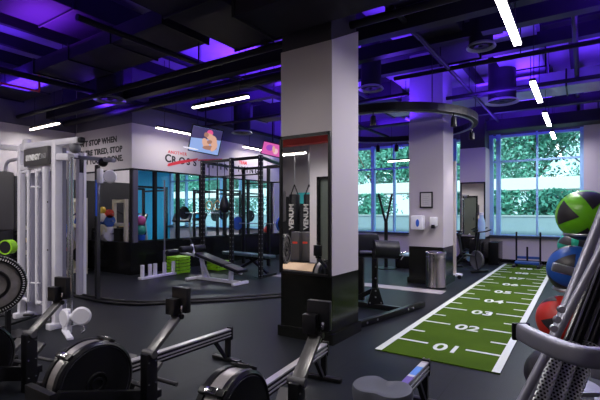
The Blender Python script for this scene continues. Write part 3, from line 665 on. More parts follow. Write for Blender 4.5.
B().bar((-6.65, Y, .42), (-7.35, Y, .06), .06, .06, up=(0, 1, 0)).build('rear_leg', black_m, t, smooth=False)
for x in (-6.3, -7.4): B().bar((x, Y-.25, .03), (x, Y+.25, .03), .06, .05).build('foot', black_m, t, smooth=False)
B().path([(-7.15+.42*math.cos(a), Y-.06, .42+.36*math.sin(a)) for a in [PI+k*PI/2/8 for k in range(9)]][::-1], .018, 8).build('ladder_arc', black_m, t)

# ================================================================== STEP PLATFORMS
def steps(px, py, n, wh, wpx):
    c = FL(px, py)
    for k in range(n):
        t = thing('step_platform', 'lime green step platform, %s in the stack %s' % (['lowest', 'second from the floor', 'third from the floor', 'second from the top', 'topmost'][k if n == 5 else (0, 1, 4)[k]], wh), 'step platform', (c.x, c.y, k*.085), 'lime green aerobic steps')
        z = k*.085
        bb = B(); bb.prism([(c.x-.2, c.y-.2, z+.02), (c.x+.2, c.y-.2, z+.02), (c.x+.2, c.y+.2, z+.02), (c.x-.2, c.y+.2, z+.02)], (0, 0, .05)); bb.build('step_body', lime, t, smooth=False)
        B().box((c.x, c.y, z+.075), (.43, .43, .018), bev=.008).build('step_top', lime, t)
        for sx_ in (-1, 1):
            for sy_ in (-1, 1): B().box((c.x+sx_*.17, c.y+sy_*.17, z+.01), (.07, .07, .02)).build('foot', mat('foot_dark_green', (.08, .2, .01), .6), t, smooth=False)
steps(178.5, 273, 5, 'left of the decline bench', 18); steps(218, 270, 3, 'behind the decline bench', 17)

# ================================================================== BAR HOLDER
a, b_ = FL(140, 280), FL(176, 274)
t = thing('bar_holder', 'white floor bar holder with five short tubes by the black plinth', 'rack', a.lerp(b_, .5))
B().bar(a+Vector((0, 0, .03)), b_+Vector((0, 0, .03)), .16, .05, .008).build('base_bar', white_p, t)
for k in range(5):
    q = a.lerp(b_, (.06, .26, .40, .66, .92)[k]); B().tube((q.x, q.y, .05), (q.x, q.y, .33), .045, n=18).build('tube', white_p, t)
q = a.lerp(b_, .66); t = thing('barbell_bar', 'tall pale steel bar standing upright in the white holder', 'bar', (q.x, q.y, .06))
B().tube((q.x, q.y, .34), (q.x, q.y, .62), .03).build('sleeve', steel, t); B().tube((q.x, q.y, .62), (q.x, q.y, 2.32), .017).build('shaft', silver_p, t)

# ================================================================== TRAINING RIG
t = thing('training_rig', 'tall black steel training rig before the glazed wall', 'rig', (-7.4, 8.6, 0))
def punched():
    if 'punched_post' in MATS: return MATS['punched_post']
    m = mat('punched_post', (.008, .008, .010), .3, spec=.3); nt = m.node_tree; N = nt.nodes; L = nt.links; b = N['Principled BSDF']
    tc = N.new('ShaderNodeTexCoord'); sp = N.new('ShaderNodeSeparateXYZ'); L.new(tc.outputs['Generated'], sp.inputs[0])
    def mth(op, a, b_=None):
        n = N.new('ShaderNodeMath'); n.operation = op
        for i, v in enumerate((a, b_)):
            if v is None: continue
            if isinstance(v, (int, float)): n.inputs[i].default_value = v
            else: L.new(v, n.inputs[i])
        return n.outputs[0]
    dx = mth('ABSOLUTE', mth('SUBTRACT', sp.outputs[0], .5)); dy = mth('ABSOLUTE', mth('SUBTRACT', sp.outputs[1], .5)); mn = mth('LESS_THAN', mth('MINIMUM', dx, dy), .13)
    fz = mth('LESS_THAN', mth('ABSOLUTE', mth('SUBTRACT', mth('FRACT', mth('MULTIPLY', sp.outputs[2], 27)), .5)), .12); k = mth('MULTIPLY', mn, fz)
    mx = N.new('ShaderNodeMix'); mx.data_type = 'RGBA'; L.new(k, mx.inputs[0]); mx.inputs[6].default_value = (.008, .008, .01, 1); mx.inputs[7].default_value = (.28, .28, .30, 1); L.new(mx.outputs[2], b.inputs['Base Color']); return m
fx = (-8.28, -7.26, -6.33); bx = (-8.5, -7.55); RZT = 2.9; hole = mat('punched_hole', (.30, .30, .33), .6)
for x in fx:
    p = B().box((x, 7.75, RZT/2), (.09, .09, RZT), bev=.006).build('post', punched(), t)
    B().box((x, 7.75, .006), (.2, .2, .012)).build('base_plate', black_m, p, smooth=False)
for x in bx: B().box((x, 9.6, RZT/2), (.08, .08, RZT), bev=.006).build('post', satin_b, t)
for p0, p1 in [((-8.28, 7.75), (-6.33, 7.75)), ((-8.5, 9.6), (-7.55, 9.6)), ((-8.28, 7.75), (-8.5, 9.6)), ((-6.33, 7.75), (-7.0, 9.6))]:
    B().bar((*p0, RZT-.05), (*p1, RZT-.05), .06, .07, .005).build('top_beam', satin_b, t)
B().bar((-7.55, 9.6, RZT-.05), (-5.9, 9.6, RZT-.05), .07, .09).build('top_beam', satin_b, t, smooth=False)
for z in (2.45,): B().tube((-8.24, 7.75, z), (-6.37, 7.75, z), .018, n=10).build('pull_up_bar', satin_b, t)
B().tube((-8.5, 9.6, 2.4), (-5.95, 9.6, 2.4), .02, n=10).build('pull_up_bar', satin_b, t)
B().box((-5.93, 9.6, RZT/2), (.08, .08, RZT)).build('post', satin_b, t, smooth=False)
def torus(c, R0, r, axis='Y', n=32, m=10, b=None):
    b = b or B(); pr = [(R0+r*math.cos(2*PI*k/m), r*math.sin(2*PI*k/m)) for k in range(m+1)]; return b.lathe(pr, c, axis, n)
# gym rings on straps
for x, lb in ((-8.05, 'left'), (-7.75, 'right')):
    g = thing('gym_ring', 'wooden gym ring on a dark strap in the rig, the %s one' % lb, 'gym ring', (x, 7.75, 1.65), 'gym rings')
    torus((x, 7.75, 1.72), .11, .015).build('ring', mat('ring_wood', (.62, .48, .25), .5), g)
    B().box((x, 7.75, 2.32), (.035, .006, 1.0)).build('strap', black_m, g, smooth=False)
g = thing('speed_bag', 'black pear shaped bag hanging left of the middle rig post', 'bag', (-7.5, 7.75, 1.5))
B().lathe([(0, 0), (.08, .02), (.13, .1), (.13, .2), (.09, .32), (.04, .44), (0, .46)], (-7.5, 7.75, 1.52)).build('bag', vinyl, g)
B().tube((-7.5, 7.75, 1.97), (-7.5, 7.75, 2.85), .008, n=6).build('strap', black_m, g)
def barbell(p0, p1, r, label, pm, wcol=None):
    p0, p1 = Vector(p0), Vector(p1); d = (p1-p0).normalized(); t = thing('barbell', label, 'barbell', (p0+p1)/2)
    B().tube(p0, p1, .014, n=12).build('bar', steel, t)
    for e, s in ((p0, 1), (p1, -1)):
        for k, rr in enumerate((r, r*.8)):
            c = e+d*s*(.12-.045*k); B().tube(c-d*.018, c+d*.018, rr, n=32).build('plate', pm if k == 0 else black_m, t)
        B().tube(e, e+d*s*.2, .025, n=12).build('sleeve', chrome, t)
    return t
c = AY(277, 224, 9.45); barbell((c.x-1.6, 9.45, c.z), (c.x+.25, 9.45, c.z), .2, 'barbell with a blue plate racked in the rig at its right end', mat('plate_blue', (.03, .10, .42), .45))

# ================================================================== THINGS IN THE GLAZED ROOM
def power_rack(x, y, label, bz=1.5):
    t = thing('power_rack', label, 'rack', (x, y, 0), 'power racks behind the glass')
    for sx_ in (-.55, .55):
        for sy_ in (0, 1.1): B().box((x+sx_, y+sy_, 1.15), (.07, .07, 2.3)).build('post', satin_b, t, smooth=False)
        B().bar((x+sx_, y, 2.27), (x+sx_, y+1.1, 2.27), .06, .06).build('side_beam', satin_b, t, smooth=False)
        B().bar((x+sx_, y, .05), (x+sx_, y+1.1, .05), .06, .06).build('base_beam', satin_b, t, smooth=False)
    for yy in (0, 1.1): B().bar((x-.55, y+yy, 2.2), (x+.55, y+yy, 2.2), .05, .05).build('cross_beam', satin_b, t, smooth=False)
    if bz: barbell((x-1.05, y-.1, bz), (x+1.05, y-.1, bz), .22, 'barbell with black plates on the %s' % label.split(',')[0].replace('in the glazed room ', ''), rubber)
power_rack(-10.45, 9.9, 'black power rack just behind the glass, left of the rig', 1.52); power_rack(-11.4, 12.3, 'black power rack deep in the glazed room by the window', 1.4); power_rack(-11.0, 7.2, 'black power rack behind the glass near the lettered corner', 1.0)
def treadmill(x, y, rz, label):
    t = thing('treadmill', label, 'treadmill', (0, 0, 0), 'treadmills in the glazed room')
    B().box((0, 0, .12), (.75, 1.6, .16), bev=.03).build('deck', dgrey, t); B().box((0, -.05, .205), (.5, 1.4, .01)).build('belt', rubber, t, smooth=False)
    for s in (-1, 1): B().bar((s*.36, .7, .15), (s*.34, .55, 1.25), .06, .09, .01).build('upright', steel, t); B().tube((s*.34, .55, 1.05), (s*.34, .0, 1.0), .02).build('handrail', satin_b, t)
    B().box((0, .58, 1.32), (.78, .12, .36), Matrix.Rotation(-.5, 4, 'X'), .03).build('console', satin_b, t); B().box((0, .525, 1.35), (.4, .02, .2), Matrix.Rotation(-.5, 4, 'X')).build('screen', mat('screen_blue', (.02, .2, .35), .2), t, smooth=False)
    t.location = (x, y, 0); t.rotation_euler = (0, 0, rz)
treadmill(-12.9, 10.6, .3, 'treadmill in the glazed room seen beside the deep rack'); treadmill(-13.9, 9.3, .3, 'treadmill in the glazed room towards the blue wall'); treadmill(-14.5, 12.8, 0, 'treadmill in the glazed room nearest the outer window')
for i, (px, z, r, cmat, nm, lb) in enumerate([(136.8, 1.18, .125, mat('pink_rubber', (.75, .10, .30), .35), 'exercise_ball', 'pink exercise ball on top of the pile behind the glass corner'), (136.3, .94, .13, mat('green_rubber', (.03, .35, .22), .4), 'exercise_ball', 'green exercise ball under the pink one behind the glass corner')]):
    p = Vector((XG-.22, YF+.42, z+.15)); tag(B().ball(p, r).build(nm, cmat), lb, 'ball')
t = thing('bucket', 'bright blue bucket under the balls behind the glass corner', 'bucket', (XG-.22, YF+.42, .79))
B().lathe([(0, 0), (.09, 0), (.11, .16), (.115, .165), (.105, .16), (.085, .01), (0, .01)], (XG-.22, YF+.42, .79)).build('pail', blue_p, t)
torus((XG-.22, YF+.42, .955), .113, .006, 'Z').build('rim', blue_p, t)
p = AX(267, 230, XG-.25); t = thing('kettlebell', 'red kettlebell on the ledge behind the glass near its right end', 'kettlebell', (p.x, p.y, .79))
B().lathe([(0, 0), (.08, 0), (.12, .06), (.13, .13), (.10, .20), (.05, .25), (0, .25)], (p.x, p.y, .79)).build('body', red_m, t); torus((p.x, p.y, 1.04), .06, .016, 'X').build('grip', black_m, t)

# ================================================================== TELEVISIONS
def tv(corners_px, d0, n, name_lbl, content):
    n = Vector(n).normalized(); c = AT(sum(p[0] for p in corners_px)/4, sum(p[1] for p in corners_px)/4, d0)
    P = []
    for px, py in corners_px:
        r = ray(px, py); o = Vector((0, 0, H)); P.append(o+r*((c-o).dot(n)/r.dot(n)))
    tl, tr, br, bl = P; X = ((tr-tl)+(br-bl)).normalized(); Wd = ((tr-tl).length+(br-bl).length)/2; Yv = n.cross(X).normalized()
    if Yv.z < 0: Yv = -Yv
    Ht = ((tl-bl).length+(tr-br).length)/2; c = sum(P, Vector())/4; Z = X.cross(Yv)
    if Z.dot(n) < 0: Z = -Z
    t = thing('television', name_lbl, 'television', c, 'televisions under the ceiling')
    M = Matrix((X, Yv, Z)).transposed().to_4x4()
    B().box(c-Z*.03, (Wd+.05, Ht+.06, .05), M, .008).build('case', satin_b, t)
    scr = B().box(c-Z*.002, (Wd, Ht, .006), M).build('screen', mat('screen_base_'+content, (.1, .1, .1), .3, emit=(.30, .45, .85) if content == 'mat' else (.75, .12, .45), es=.9), t, smooth=False)
    def el(u, v, ru, rv, a, col, k, nm='picture_shape'):
        q = []
        for j in range(20):
            an = 2*PI*j/20; x_, y_ = ru*math.cos(an), rv*math.sin(an); q.append(c+X*((u+x_*math.cos(a)-y_*math.sin(a))*Ht)+Yv*((v+x_*math.sin(a)+y_*math.cos(a))*Ht)+Z*(.002+k*.0008))
        B().prism(q, Z*.001).build('picture_shape', col, scr, smooth=False)
    sk = mat('screen_skin', (.1, .1, .1), .3, emit=(.75, .42, .30), es=.95); sk2 = mat('screen_skin_dark', (.1, .1, .1), .3, emit=(.42, .20, .14), es=.9)
    if content == 'mat':
        q = [c+X*(u*Wd)+Yv*(v*Ht)+Z*.0015 for u, v in ((-.5, .5), (.5, .5), (.5, .12), (-.5, .02))]; B().prism(q, Z*.0006).build('picture_shape', mat('screen_dark', (.05, .05, .05), .3, emit=(.05, .04, .14), es=1), scr, smooth=False)
        el(.10, .34, .12, .12, 0, mat('screen_pink', (.1, .1, .1), .3, emit=(.85, .10, .30), es=.9), 1)
        el(.18, .16, .26, .12, -.5, sk, 2); el(.30, .02, .13, .24, .2, sk, 3); el(.02, -.12, .12, .24, .5, sk, 3); el(.20, -.26, .28, .09, .1, sk2, 4); el(.15, -.02, .1, .08, .4, sk2, 5); el(-.02, .24, .09, .1, .2, sk2, 6); el(.36, -.2, .09, .2, -.4, sk, 6)
        el(-.5, -.42, .3, .03, 0, mat('screen_white', (.5, .5, .5), .3, emit=(.9, .9, 1), es=.8), 7)
    else:
        el(-.3, .1, .3, .25, .1, mat('screen_purple', (.1, .1, .1), .3, emit=(.35, .06, .55), es=.9), 1); el(.25, -.1, .2, .25, .1, mat('screen_rose', (.1, .1, .1), .3, emit=(.95, .55, .65), es=.9), 2); el(.05, .05, .12, .3, .3, sk, 3)
    B().tube(c-Z*.05, (c-Z*.05).xy.to_3d()+Vector((0, 0, CEIL)), .02, n=8).build('ceiling_mount', black_m, t)
tv([(193, 125), (223.5, 132), (217, 155), (189, 150)], 11.0, (.62, -.55, -.45), 'television showing two wrestlers on a blue mat', 'mat')
tv([(264, 141.5), (283, 146), (283, 158), (261.5, 153)], 13.0, (.62, -.55, -.35), 'smaller television showing a pink picture beside the column mirror', 'pink')
# ================================================================== WHITE CABLE MACHINE
YM = 2.85
def M1(px, py, y=YM): return AY(px, py, y)
t = thing('cable_machine', 'large white multi cable machine with a dark name panel at the far left', 'cable machine', (-6.3, 3.3, 0))
xl, xm = M1(21.5, 200).x, M1(57, 200).x
B().bar(M1(22, 147), M1(80, 140.2), .085, .085, .02).build('top_boom', white_p, t)
B().bar(M1(80, 140.2), M1(83, 139.8), .07, .07, .02).build('boom_cap', satin_b, t)
B().bar(M1(-12, 146), M1(24, 149), .075, .08, .02).build('left_arm', white_p, t)
B().tube(M1(27, 152), M1(27, 140), .055).build('collar', white_p, t)
B().box((xl, YM, 1.25), (.085, .085, 2.5), bev=.015).build('front_post', white_p, t)
zt_ = M1(57, 142).z
B().box((xm, YM, zt_/2), (.105, .10, zt_), bev=.02).build('front_post', white_p, t)
B().box((xm, YM+.075, zt_/2-.02), (.10, .05, zt_-.1), bev=.005).build('weight_shroud', machine_grey, t)
B().span((xl+.03, YM+.06, .10), (xm-.05, YM+.10, 2.12), bev=.01).build('shroud_panel', machine_grey, t)
for i, px in enumerate((31, 39.5)):
    x = M1(px, 200).x; s = 1 if i == 0 else -1; pts = [(x-s*.17, YM-.03, 2.12), (x-s*.05, YM-.03, 2.12), (x, YM-.03, 2.06), (x, YM-.03, 1.2), (x, YM-.03, .35), (x-s*.04, YM-.03, .30), (x-s*.16, YM-.03, .30)]
    B().path(smooth_pts([Vector(p) for p in pts], 4), .026, 10).build('guide_rail', white_p, t)
x = M1(48.5, 200).x; B().tube((x, YM-.03, .08), (x, YM-.03, 2.16), .045, n=20).build('guide_rail', white_p, t)
for py in (187, 283): B().tube(M1(31, py, YM-.03), M1(39.5, py, YM-.03), .014).build('rail_stop', white_p, t)
for py in (202, 250): 
    q = M1(47.8, py, YM-.075); B().tube(q, q+Vector((0, -.006, 0)), .012, n=10).build('screw', black_m, t)
pa, pb = M1(26.5, 148.5, YM-.05), M1(50.5, 165, YM-.05)
pn = B().span((pa.x, YM-.09, pb.z+.01), (pb.x, YM-.04, pa.z-.02), bev=.015).build('name_panel', mat('name_panel_grey', (.085, .08, .085), .4), t)
lettering('lettering', 'SYNRGY', .105, (pa.x+.09, YM-.096, (pa.z+pb.z)/2-.05), (1, 0, 0), (0, 0, 1), letter_w, pn, bold=.006)
lettering('lettering', '360', .105, (pa.x+.50, YM-.096, (pa.z+pb.z)/2-.05), (1, 0, 0), (0, 0, 1), mat('grey_lettering', (.4, .4, .42), .5), pn)
B().bar(M1(22, 168), M1(57, 164.5), .07, .08, .015).build('cross_bar', white_p, t)
B().path(smooth_pts([AY(5, 200, YM+.5), AY(5.5, 172, YM+.5), AY(7, 163, YM+.5), AY(12, 160, YM+.5), AY(24, 158.5, YM+.5)], 4), .028, 10).build('hand_loop', white_p, t)
B().bar((xl, YM-.1, .04), (xl, YM+.7, .04), .1, .08, .015).build('base_rail', white_p, t); B().bar((xm, YM-.12, .04), (xm, YM+.35, .04), .12, .08, .015).build('base_rail', white_p, t)
B().bar((xl, YM+.3, .04), (xm, YM+.3, .04), .08, .08).build('base_rail', white_p, t, smooth=False)
# near pulley column
B().bar(M1(59, 157), M1(71, 157), .09, .09, .02).build('pulley_arm', white_p, t)
for px in (68.6, 71.8): 
    q = M1(px, 157); B().tube((q.x, YM, .1), (q.x, YM, q.z), .018, n=12).build('chrome_rod', chrome, t)
B().ball(M1(75, 148, YM), .07).build('pulley_cover', mat('cover_grey', (.22, .22, .25), .4), t)
B().box(M1(67, 322, YM-.02), (.12, .08, .34), bev=.02).build('pulley_bracket', white_p, t)
q = M1(64.5, 318, YM-.05); B().lathe([(0, -.02), (.10, -.02), (.115, 0), (.10, .02), (0, .02)], q, 'Y', 24).build('pulley', white_p, t)
q = M1(81.5, 316, YM-.03); nR = Matrix.Rotation(.85, 4, 'Z') @ Matrix.Rotation(PI/2, 4, 'X')
B().lathe([(0, -.02), (.095, -.02), (.115, 0), (.095, .02), (0, .02)], q, R=nR, n=28).build('pulley', white_p, t)
B().tube(M1(68, 317), M1(81, 316, YM-.01), .045).build('pulley_axle', white_p, t)
B().bar((M1(66, 300).x, YM-.02, .02), (M1(85, 300).x, YM-.18, .02), .07, .03, .006).build('foot', white_p, t)
B().path([M1(83, 324), M1(85, 330), M1(82, 333)], .012, 8).build('hook', chrome, t)
# rear tower
Y2_ = 4.15; q0, q1 = AY(75.5, 150, Y2_), AY(79, 150, Y2_); yt_ = AX(84.5, 150, q1.x).y
B().span((q0.x, Y2_, 0.02), (q1.x, yt_, AY(80, 152, Y2_).z), bev=.02).build('rear_tower', mat('tower_lilac', (.45, .44, .56), .4), t)
B().box((q1.x, yt_, AY(80, 152, Y2_).z/2), (.05, .05, AY(80, 152, Y2_).z), bev=.01).build('edge_post', white_p, t)
w1, w2 = AX(79.5, 156, q1.x), AX(83.8, 173, q1.x); B().span((q1.x-.01, w1.y, w2.z), (q1.x+.012, w2.y, w1.z), bev=.004).build('stack_window', satin_b, t)
B().bar(AY(74, 157, Y2_), AY(114, 160.5, Y2_), .07, .07, .015).build('rear_boom', silver_p, t)
B().bar(AY(60, 152, YM+.4), AY(77, 156, Y2_), .08, .08, .01).build('link_beam', white_p, t)
xr = AY(97.5, 200, Y2_).x; zr = AY(98, 165, Y2_).z
B().box((xr, Y2_, zr/2), (.07, .07, zr), bev=.008).build('rear_rail', mat('rail_dark', (.10, .10, .11), .25, .7), t)
za, zb2 = AY(98, 180, Y2_).z, AY(98, 216, Y2_).z
B().span((xr+.0, Y2_-.043, zb2), (xr+.042, Y2_-.03, za), bev=.003).build('blue_scale', mat('scale_blue', (.05, .15, .75), .4), t)
B().ball(AY(103, 162.5, Y2_), .08).build('pulley_cover', satin_b, t)
B().box(AY(100, 176, Y2_-.03), (.11, .08, .26), bev=.03).build('pulley_bracket', white_p, t)
B().lathe([(0, -.02), (.09, -.02), (.11, 0), (.09, .02), (0, .02)], AY(110, 176.5, Y2_-.05), R=Matrix.Rotation(.85, 4, 'Z') @ Matrix.Rotation(PI/2, 4, 'X'), n=28).build('pulley', white_p, t)
B().path([AY(99, 165, Y2_), AY(101, 162, Y2_)], .02, 8).build('pulley_stem', silver_p, t)

# ================================================================== AIR BIKE at the left edge
D = 4.2; c = AT(-8, 285, D); R_ = .297
t = thing('air_bike', 'exercise bike with large ribbed fan wheel and console cut by the left edge', 'exercise bike', (c.x, c.y, 0))
nrm = Vector((-c.x, -c.y, 0)).normalized(); ax = Matrix.Identity(4)
xv = Vector((-nrm.y, nrm.x, 0)); Rw = Matrix((xv, Vector((0, 0, 1)), nrm)).transposed().to_4x4()
Rw = Matrix((xv, nrm.cross(xv), nrm)).transposed().to_4x4()
B().lathe([(R_*.80, -.05), (R_*.97, -.05), (R_, -.03), (R_, .03), (R_*.97, .05), (R_*.80, .05)], c, R=Rw, n=64).build('cage_rim', satin_b, t)
B().lathe([(0, .0), (R_*.30, .02), (R_*.55, .03), (R_*.80, .025), (R_*.80, -.02), (0, -.02)], c, R=Rw, n=64).build('fan_disc', mat('fan_grey', (.24, .22, .22), .5, .2, noise=.5, nscale=14), t)
b = B()
for k in range(72):
    a = 2*PI*k/72; u = xv*math.cos(a)+Vector((0, 0, 1))*math.sin(a); b.bar(c+u*R_*.86+nrm*.052, c+u*R_*1.0+nrm*.038, .008, .008, up=tuple(nrm))
b.build('cage_wires', mat('wire_light', (.6, .6, .6), .4), t, smooth=False)['kind'] = 'stuff'
B().lathe([(R_*.52, .03), (R_*.50, .045), (R_*.42, .045), (R_*.40, .03)], c, R=Rw, n=48).build('inner_ring', satin_b, t)
B().lathe([(0, .06), (.04, .06), (.06, .03)], c, R=Rw, n=32).build('hub', satin_b, t)
back = c-nrm*.12
B().tube(Vector((c.x, c.y, 0.03))-nrm*.1-xv*.3, Vector((c.x, c.y, .03))-nrm*.1+xv*.22, .03).build('base_bar', satin_b, t)
B().bar((back.x, back.y, .05), (back.x, back.y, 1.5), .06, .06).build('frame_post', satin_b, t, smooth=False)
cp = AT(-1, 201, D+.05); B().box(cp, (.26, .06, .60), Matrix.Rotation(math.atan2(-nrm.x, nrm.y)+PI, 4, 'Z'), .04).build('console_shroud', mat('console_grey', (.10, .095, .105), .5), t)
# stand legs under the wheel, green roller behind
t = thing('ring_roller', 'lime green ring roller with black core beside the fan wheel', 'roller', AT(9, 247, 5.0))
c = AT(8, 247, 5.2); Rr = Matrix.Rotation(.5, 4, 'Z') @ Matrix.Rotation(PI/2, 4, 'X')
B().lathe([(.075, -.05), (.09, -.05), (.09, .05), (.075, .05)], c, R=Rr, n=32).build('ring', lime, t)
B().lathe([(0, -.045), (.075, -.045), (.075, .045), (0, .045)], c, R=Rr, n=32).build('core', vinyl, t)
B().box((c.x, c.y, (c.z-.11)/2), (.05, .05, c.z-.11)).build('stand', satin_b, t, smooth=False); B().box((c.x, c.y, .015), (.4, .4, .03)).build('base', satin_b, t, smooth=False)
for i, (p0, p1) in enumerate([((0, 318.5), (34, 317.5)), ((0, 331), (36, 318.5))]):
    tag(B().tube(FL(*p0)+Vector((0, 0, .04)), FL(*p1)+Vector((0, 0, .04)), .018).build('floor_bar', satin_b), ['thin black floor bar of the frame left of the white machine, farther one', 'thin black floor bar left of the white machine, nearer one'][i], 'bar')

# ================================================================== WEIGHTS BY THE LEFT WALL (seen in the mirrors)
t = thing('dumbbell_rack', 'black dumbbell rack against the left wall behind the white machine', 'rack', (-11.4, 5.3, 0))
for y in (4.7, 5.95): B().bar((-11.62, y, 0), (-11.62, y, 1.1), .06, .06).build('upright', satin_b, t, smooth=False); B().bar((-11.7, y, .03), (-11.1, y, .03), .06, .06).build('foot', satin_b, t, smooth=False)
for z in (.45, .75, 1.05): B().box((-11.42, 5.32, z), (.36, 1.3, .03), Matrix.Rotation(-.25, 4, 'Y')).build('shelf', satin_b, t, smooth=False)
dm = [mat('dumbbell_'+n, c_, .45) for n, c_ in (('cream', (.75, .70, .55)), ('red', (.5, .04, .04)), ('yellow', (.75, .5, .04)), ('black', (.02, .02, .02)))]
names_ = ['cream', 'red', 'yellow', 'black']
for r_ in range(3):
    for k in range(6):
        y = 4.82+k*.2; z = (.45, .75, 1.05)[r_]+.10; i = (k+r_*2) % 4
        d = thing('dumbbell', '%s hex dumbbell on the %s shelf of the rack by the left wall' % (names_[i], ['bottom', 'middle', 'top'][r_]), 'dumbbell', (-11.42, y, z), 'dumbbells on the rack by the left wall')
        B().tube((-11.52, y, z), (-11.32, y, z), .016, n=10).build('handle', chrome, d)
        for s in (-1, 1): B().tube((-11.42+s*.07, y, z), (-11.42+s*.15, y, z), .065, n=6).build('head', dm[i], d)
t = thing('chest_press_machine', 'cream framed press machine with blue pad by the dumbbell rack', 'weight machine', (-10.6, 5.5, 0))
cream = mat('cream_paint', (.70, .66, .52), .4)
for x in (-10.9, -10.35): B().box((x, 5.75, .95), (.09, .09, 1.9), bev=.01).build('post', cream, t)
for z in (.06, 1.85, 1.2): B().bar((-10.9, 5.75, z), (-10.35, 5.75, z), .07, .09).build('cross_bar', cream, t, smooth=False)
B().bar((-10.62, 5.7, .06), (-10.62, 4.9, .06), .08, .08).build('base_bar', cream, t, smooth=False)
B().bar((-10.62, 5.0, .05), (-10.62, 5.0, .45), .07, .07).build('seat_post', cream, t, smooth=False)
B().box((-10.62, 5.05, .49), (.34, .36, .07), bev=.02).build('seat', blue_p, t); B().bar((-10.62, 5.26, .6), (-10.62, 5.36, 1.25), .32, .07, .02, up=(0, 1, 0)).build('back_pad', blue_p, t)
for s in (-1, 1): B().path(smooth_pts([Vector((-10.62+s*.3, 5.7, 1.6)), Vector((-10.62+s*.36, 5.2, 1.35)), Vector((-10.62+s*.34, 4.95, 1.0)), Vector((-10.62+s*.25, 4.9, .95))], 4), .02, 8).build('press_arm', satin_b, t)
B().box((-10.62, 5.8, .6), (.3, .1, 1.0)).build('weight_stack', satin_b, t, smooth=False)

t = thing('plate_tree', 'weight plate tree with white, red and blue plates under the wall lettering', 'plate rack', (-11.0, 5.9, 0))
B().box((-11.0, 5.9, .8), (.08, .08, 1.6), bev=.01).build('post', cream, t); B().box((-11.0, 5.9, .03), (.6, .5, .06), bev=.01).build('base', satin_b, t)
for k, (z_, rr_, mm_) in enumerate([(.45, .21, rubber), (.95, .2, white_p), (1.3, .16, MATS['plate_blue']), (1.5, .12, red_m)]):
    for s in (-1, 1): B().tube((-11.0+s*.03, 5.9, z_), (-11.0+s*.28, 5.9, z_), .02, n=10).build('peg', chrome, t); B().tube((-11.0+s*.08, 5.9, z_), (-11.0+s*.15, 5.9, z_), rr_, n=32).build('plate', mm_, t)
    B().tube((-11.0, 6.0, z_+.1), (-11.0, 6.06, z_+.1), rr_*.8, n=32).build('plate', (white_p, cream, white_p, MATS['dumbbell_yellow'])[k], t)
# ================================================================== GLUTE HAM BENCH right of the column
t = thing('glute_ham_bench', 'black glute ham bench with roller pads right of the nearest column', 'bench', FL(375, 312))
g = Vector((0, 0, .05))
A0, A1 = FL(352, 330)+g, FL(423, 307)+g; B().bar(A0, A1, .08, .08, .008).build('base_rail', satin_b, t)
B().bar(FL(352, 306)+g, FL(401, 313)+g, .08, .08, .008).build('base_rail', satin_b, t)
for k in (.15, .28, .72, .80):
    q = A0.lerp(A1, k); n_ = (A1-A0).normalized().cross(Vector((0, 0, 1))); q = q+n_*.042; B().tube(q, q+n_*.006, .016, n=10).build('bolt', steel, t)
pb_ = FL(375, 309); dP = 6.75
B().bar((pb_.x, pb_.y, .05), (pb_.x, pb_.y, .98), .085, .07, .006, up=(0, 1, 0)).build('post', satin_b, t)
rt = Vector((CS, SN, 0))
B().prism([pb_-rt*.13+Vector((0, 0, .08)), pb_+rt*.13+Vector((0, 0, .08)), pb_+rt*.05+Vector((0, 0, .34)), pb_-rt*.05+Vector((0, 0, .34))], Vector((SN, -CS, 0))*.05).build('gusset', satin_b, t, smooth=False)
for dx, dz in ((-.09, .11), (.09, .11), (0, .2), (0, .3), (0, .5), (0, .68), (0, .86)):
    q = pb_+rt*dx+Vector((SN*.05, -CS*.05, dz)); B().tube(q, q+Vector((SN, -CS, 0))*.01, .013, n=10).build('bolt', steel, t)
q2 = FL(361, 303)+Vector((0, 0, 0)); B().bar((q2.x, q2.y, .05), (q2.x, q2.y, 1.0), .10, .07, .006, up=(0, 1, 0)).build('post', satin_b, t)
B().bar(AT(357, 298, 6.9), AT(377, 288, 6.75), .07, .07).build('brace', satin_b, t, smooth=False)
c1, c2 = AT(366, 245, 6.95), AT(387, 248, 6.7)
B().box(AT(366, 245, 6.95), (.42, .30, .40), Matrix.Rotation(YAW, 4, 'Z'), .09).build('hip_pad', vinyl, t)
B().tube(AT(377, 249, 6.6), AT(398, 250, 6.6), .14, n=28).build('roller_pad', vinyl, t)
B().tube(AT(374, 249, 6.6), AT(377.5, 249, 6.6), .15, .14, n=28).build('pad_collar', satin_b, t)
B().tube(AT(360, 252, 6.8), AT(399, 252, 6.62), .025).build('axle', steel, t)
B().path([AT(399, 252, 6.6), AT(403, 256, 6.6), AT(401, 260, 6.6)], .014, 8).build('release_handle', chrome, t); B().tube(AT(399, 254, 6.6), AT(406, 252, 6.6), .014).build('release_handle', chrome, t)

# V stand, low bench by the window
q = AT(386, 240, 11.6); t = thing('dip_stand', 'black stand with two arms rising in a V against the left window', 'stand', (q.x, q.y, 0))
B().tube((q.x, q.y, .02), (q.x, q.y, AT(386, 222, 11.6).z), .05).build('post', satin_b, t); B().lathe([(0, 0), (.3, 0), (.3, .02), (.06, .04), (0, .04)], (q.x, q.y, 0)).build('base', satin_b, t)
for px in (378.5, 392): B().tube(AT(386, 224, 11.6), AT(px, 194, 11.6), .032, n=12).build('arm', satin_b, t)
a, b_ = AT(398, 252, 10.2), AT(411, 252, 10.2); f_ = FL(400, 268)
t = thing('low_bench', 'low black box bench behind the middle column on its left', 'bench', (f_.x, f_.y, 0))
B().box((f_.x+.12, f_.y+.2, .17), (.5, .45, .34), bev=.01).build('box', black_gloss, t); B().box((f_.x+.12, f_.y+.2, .37), (.54, .49, .06), bev=.015).build('cushion', mat('pale_blue_vinyl', (.35, .50, .60), .4), t)

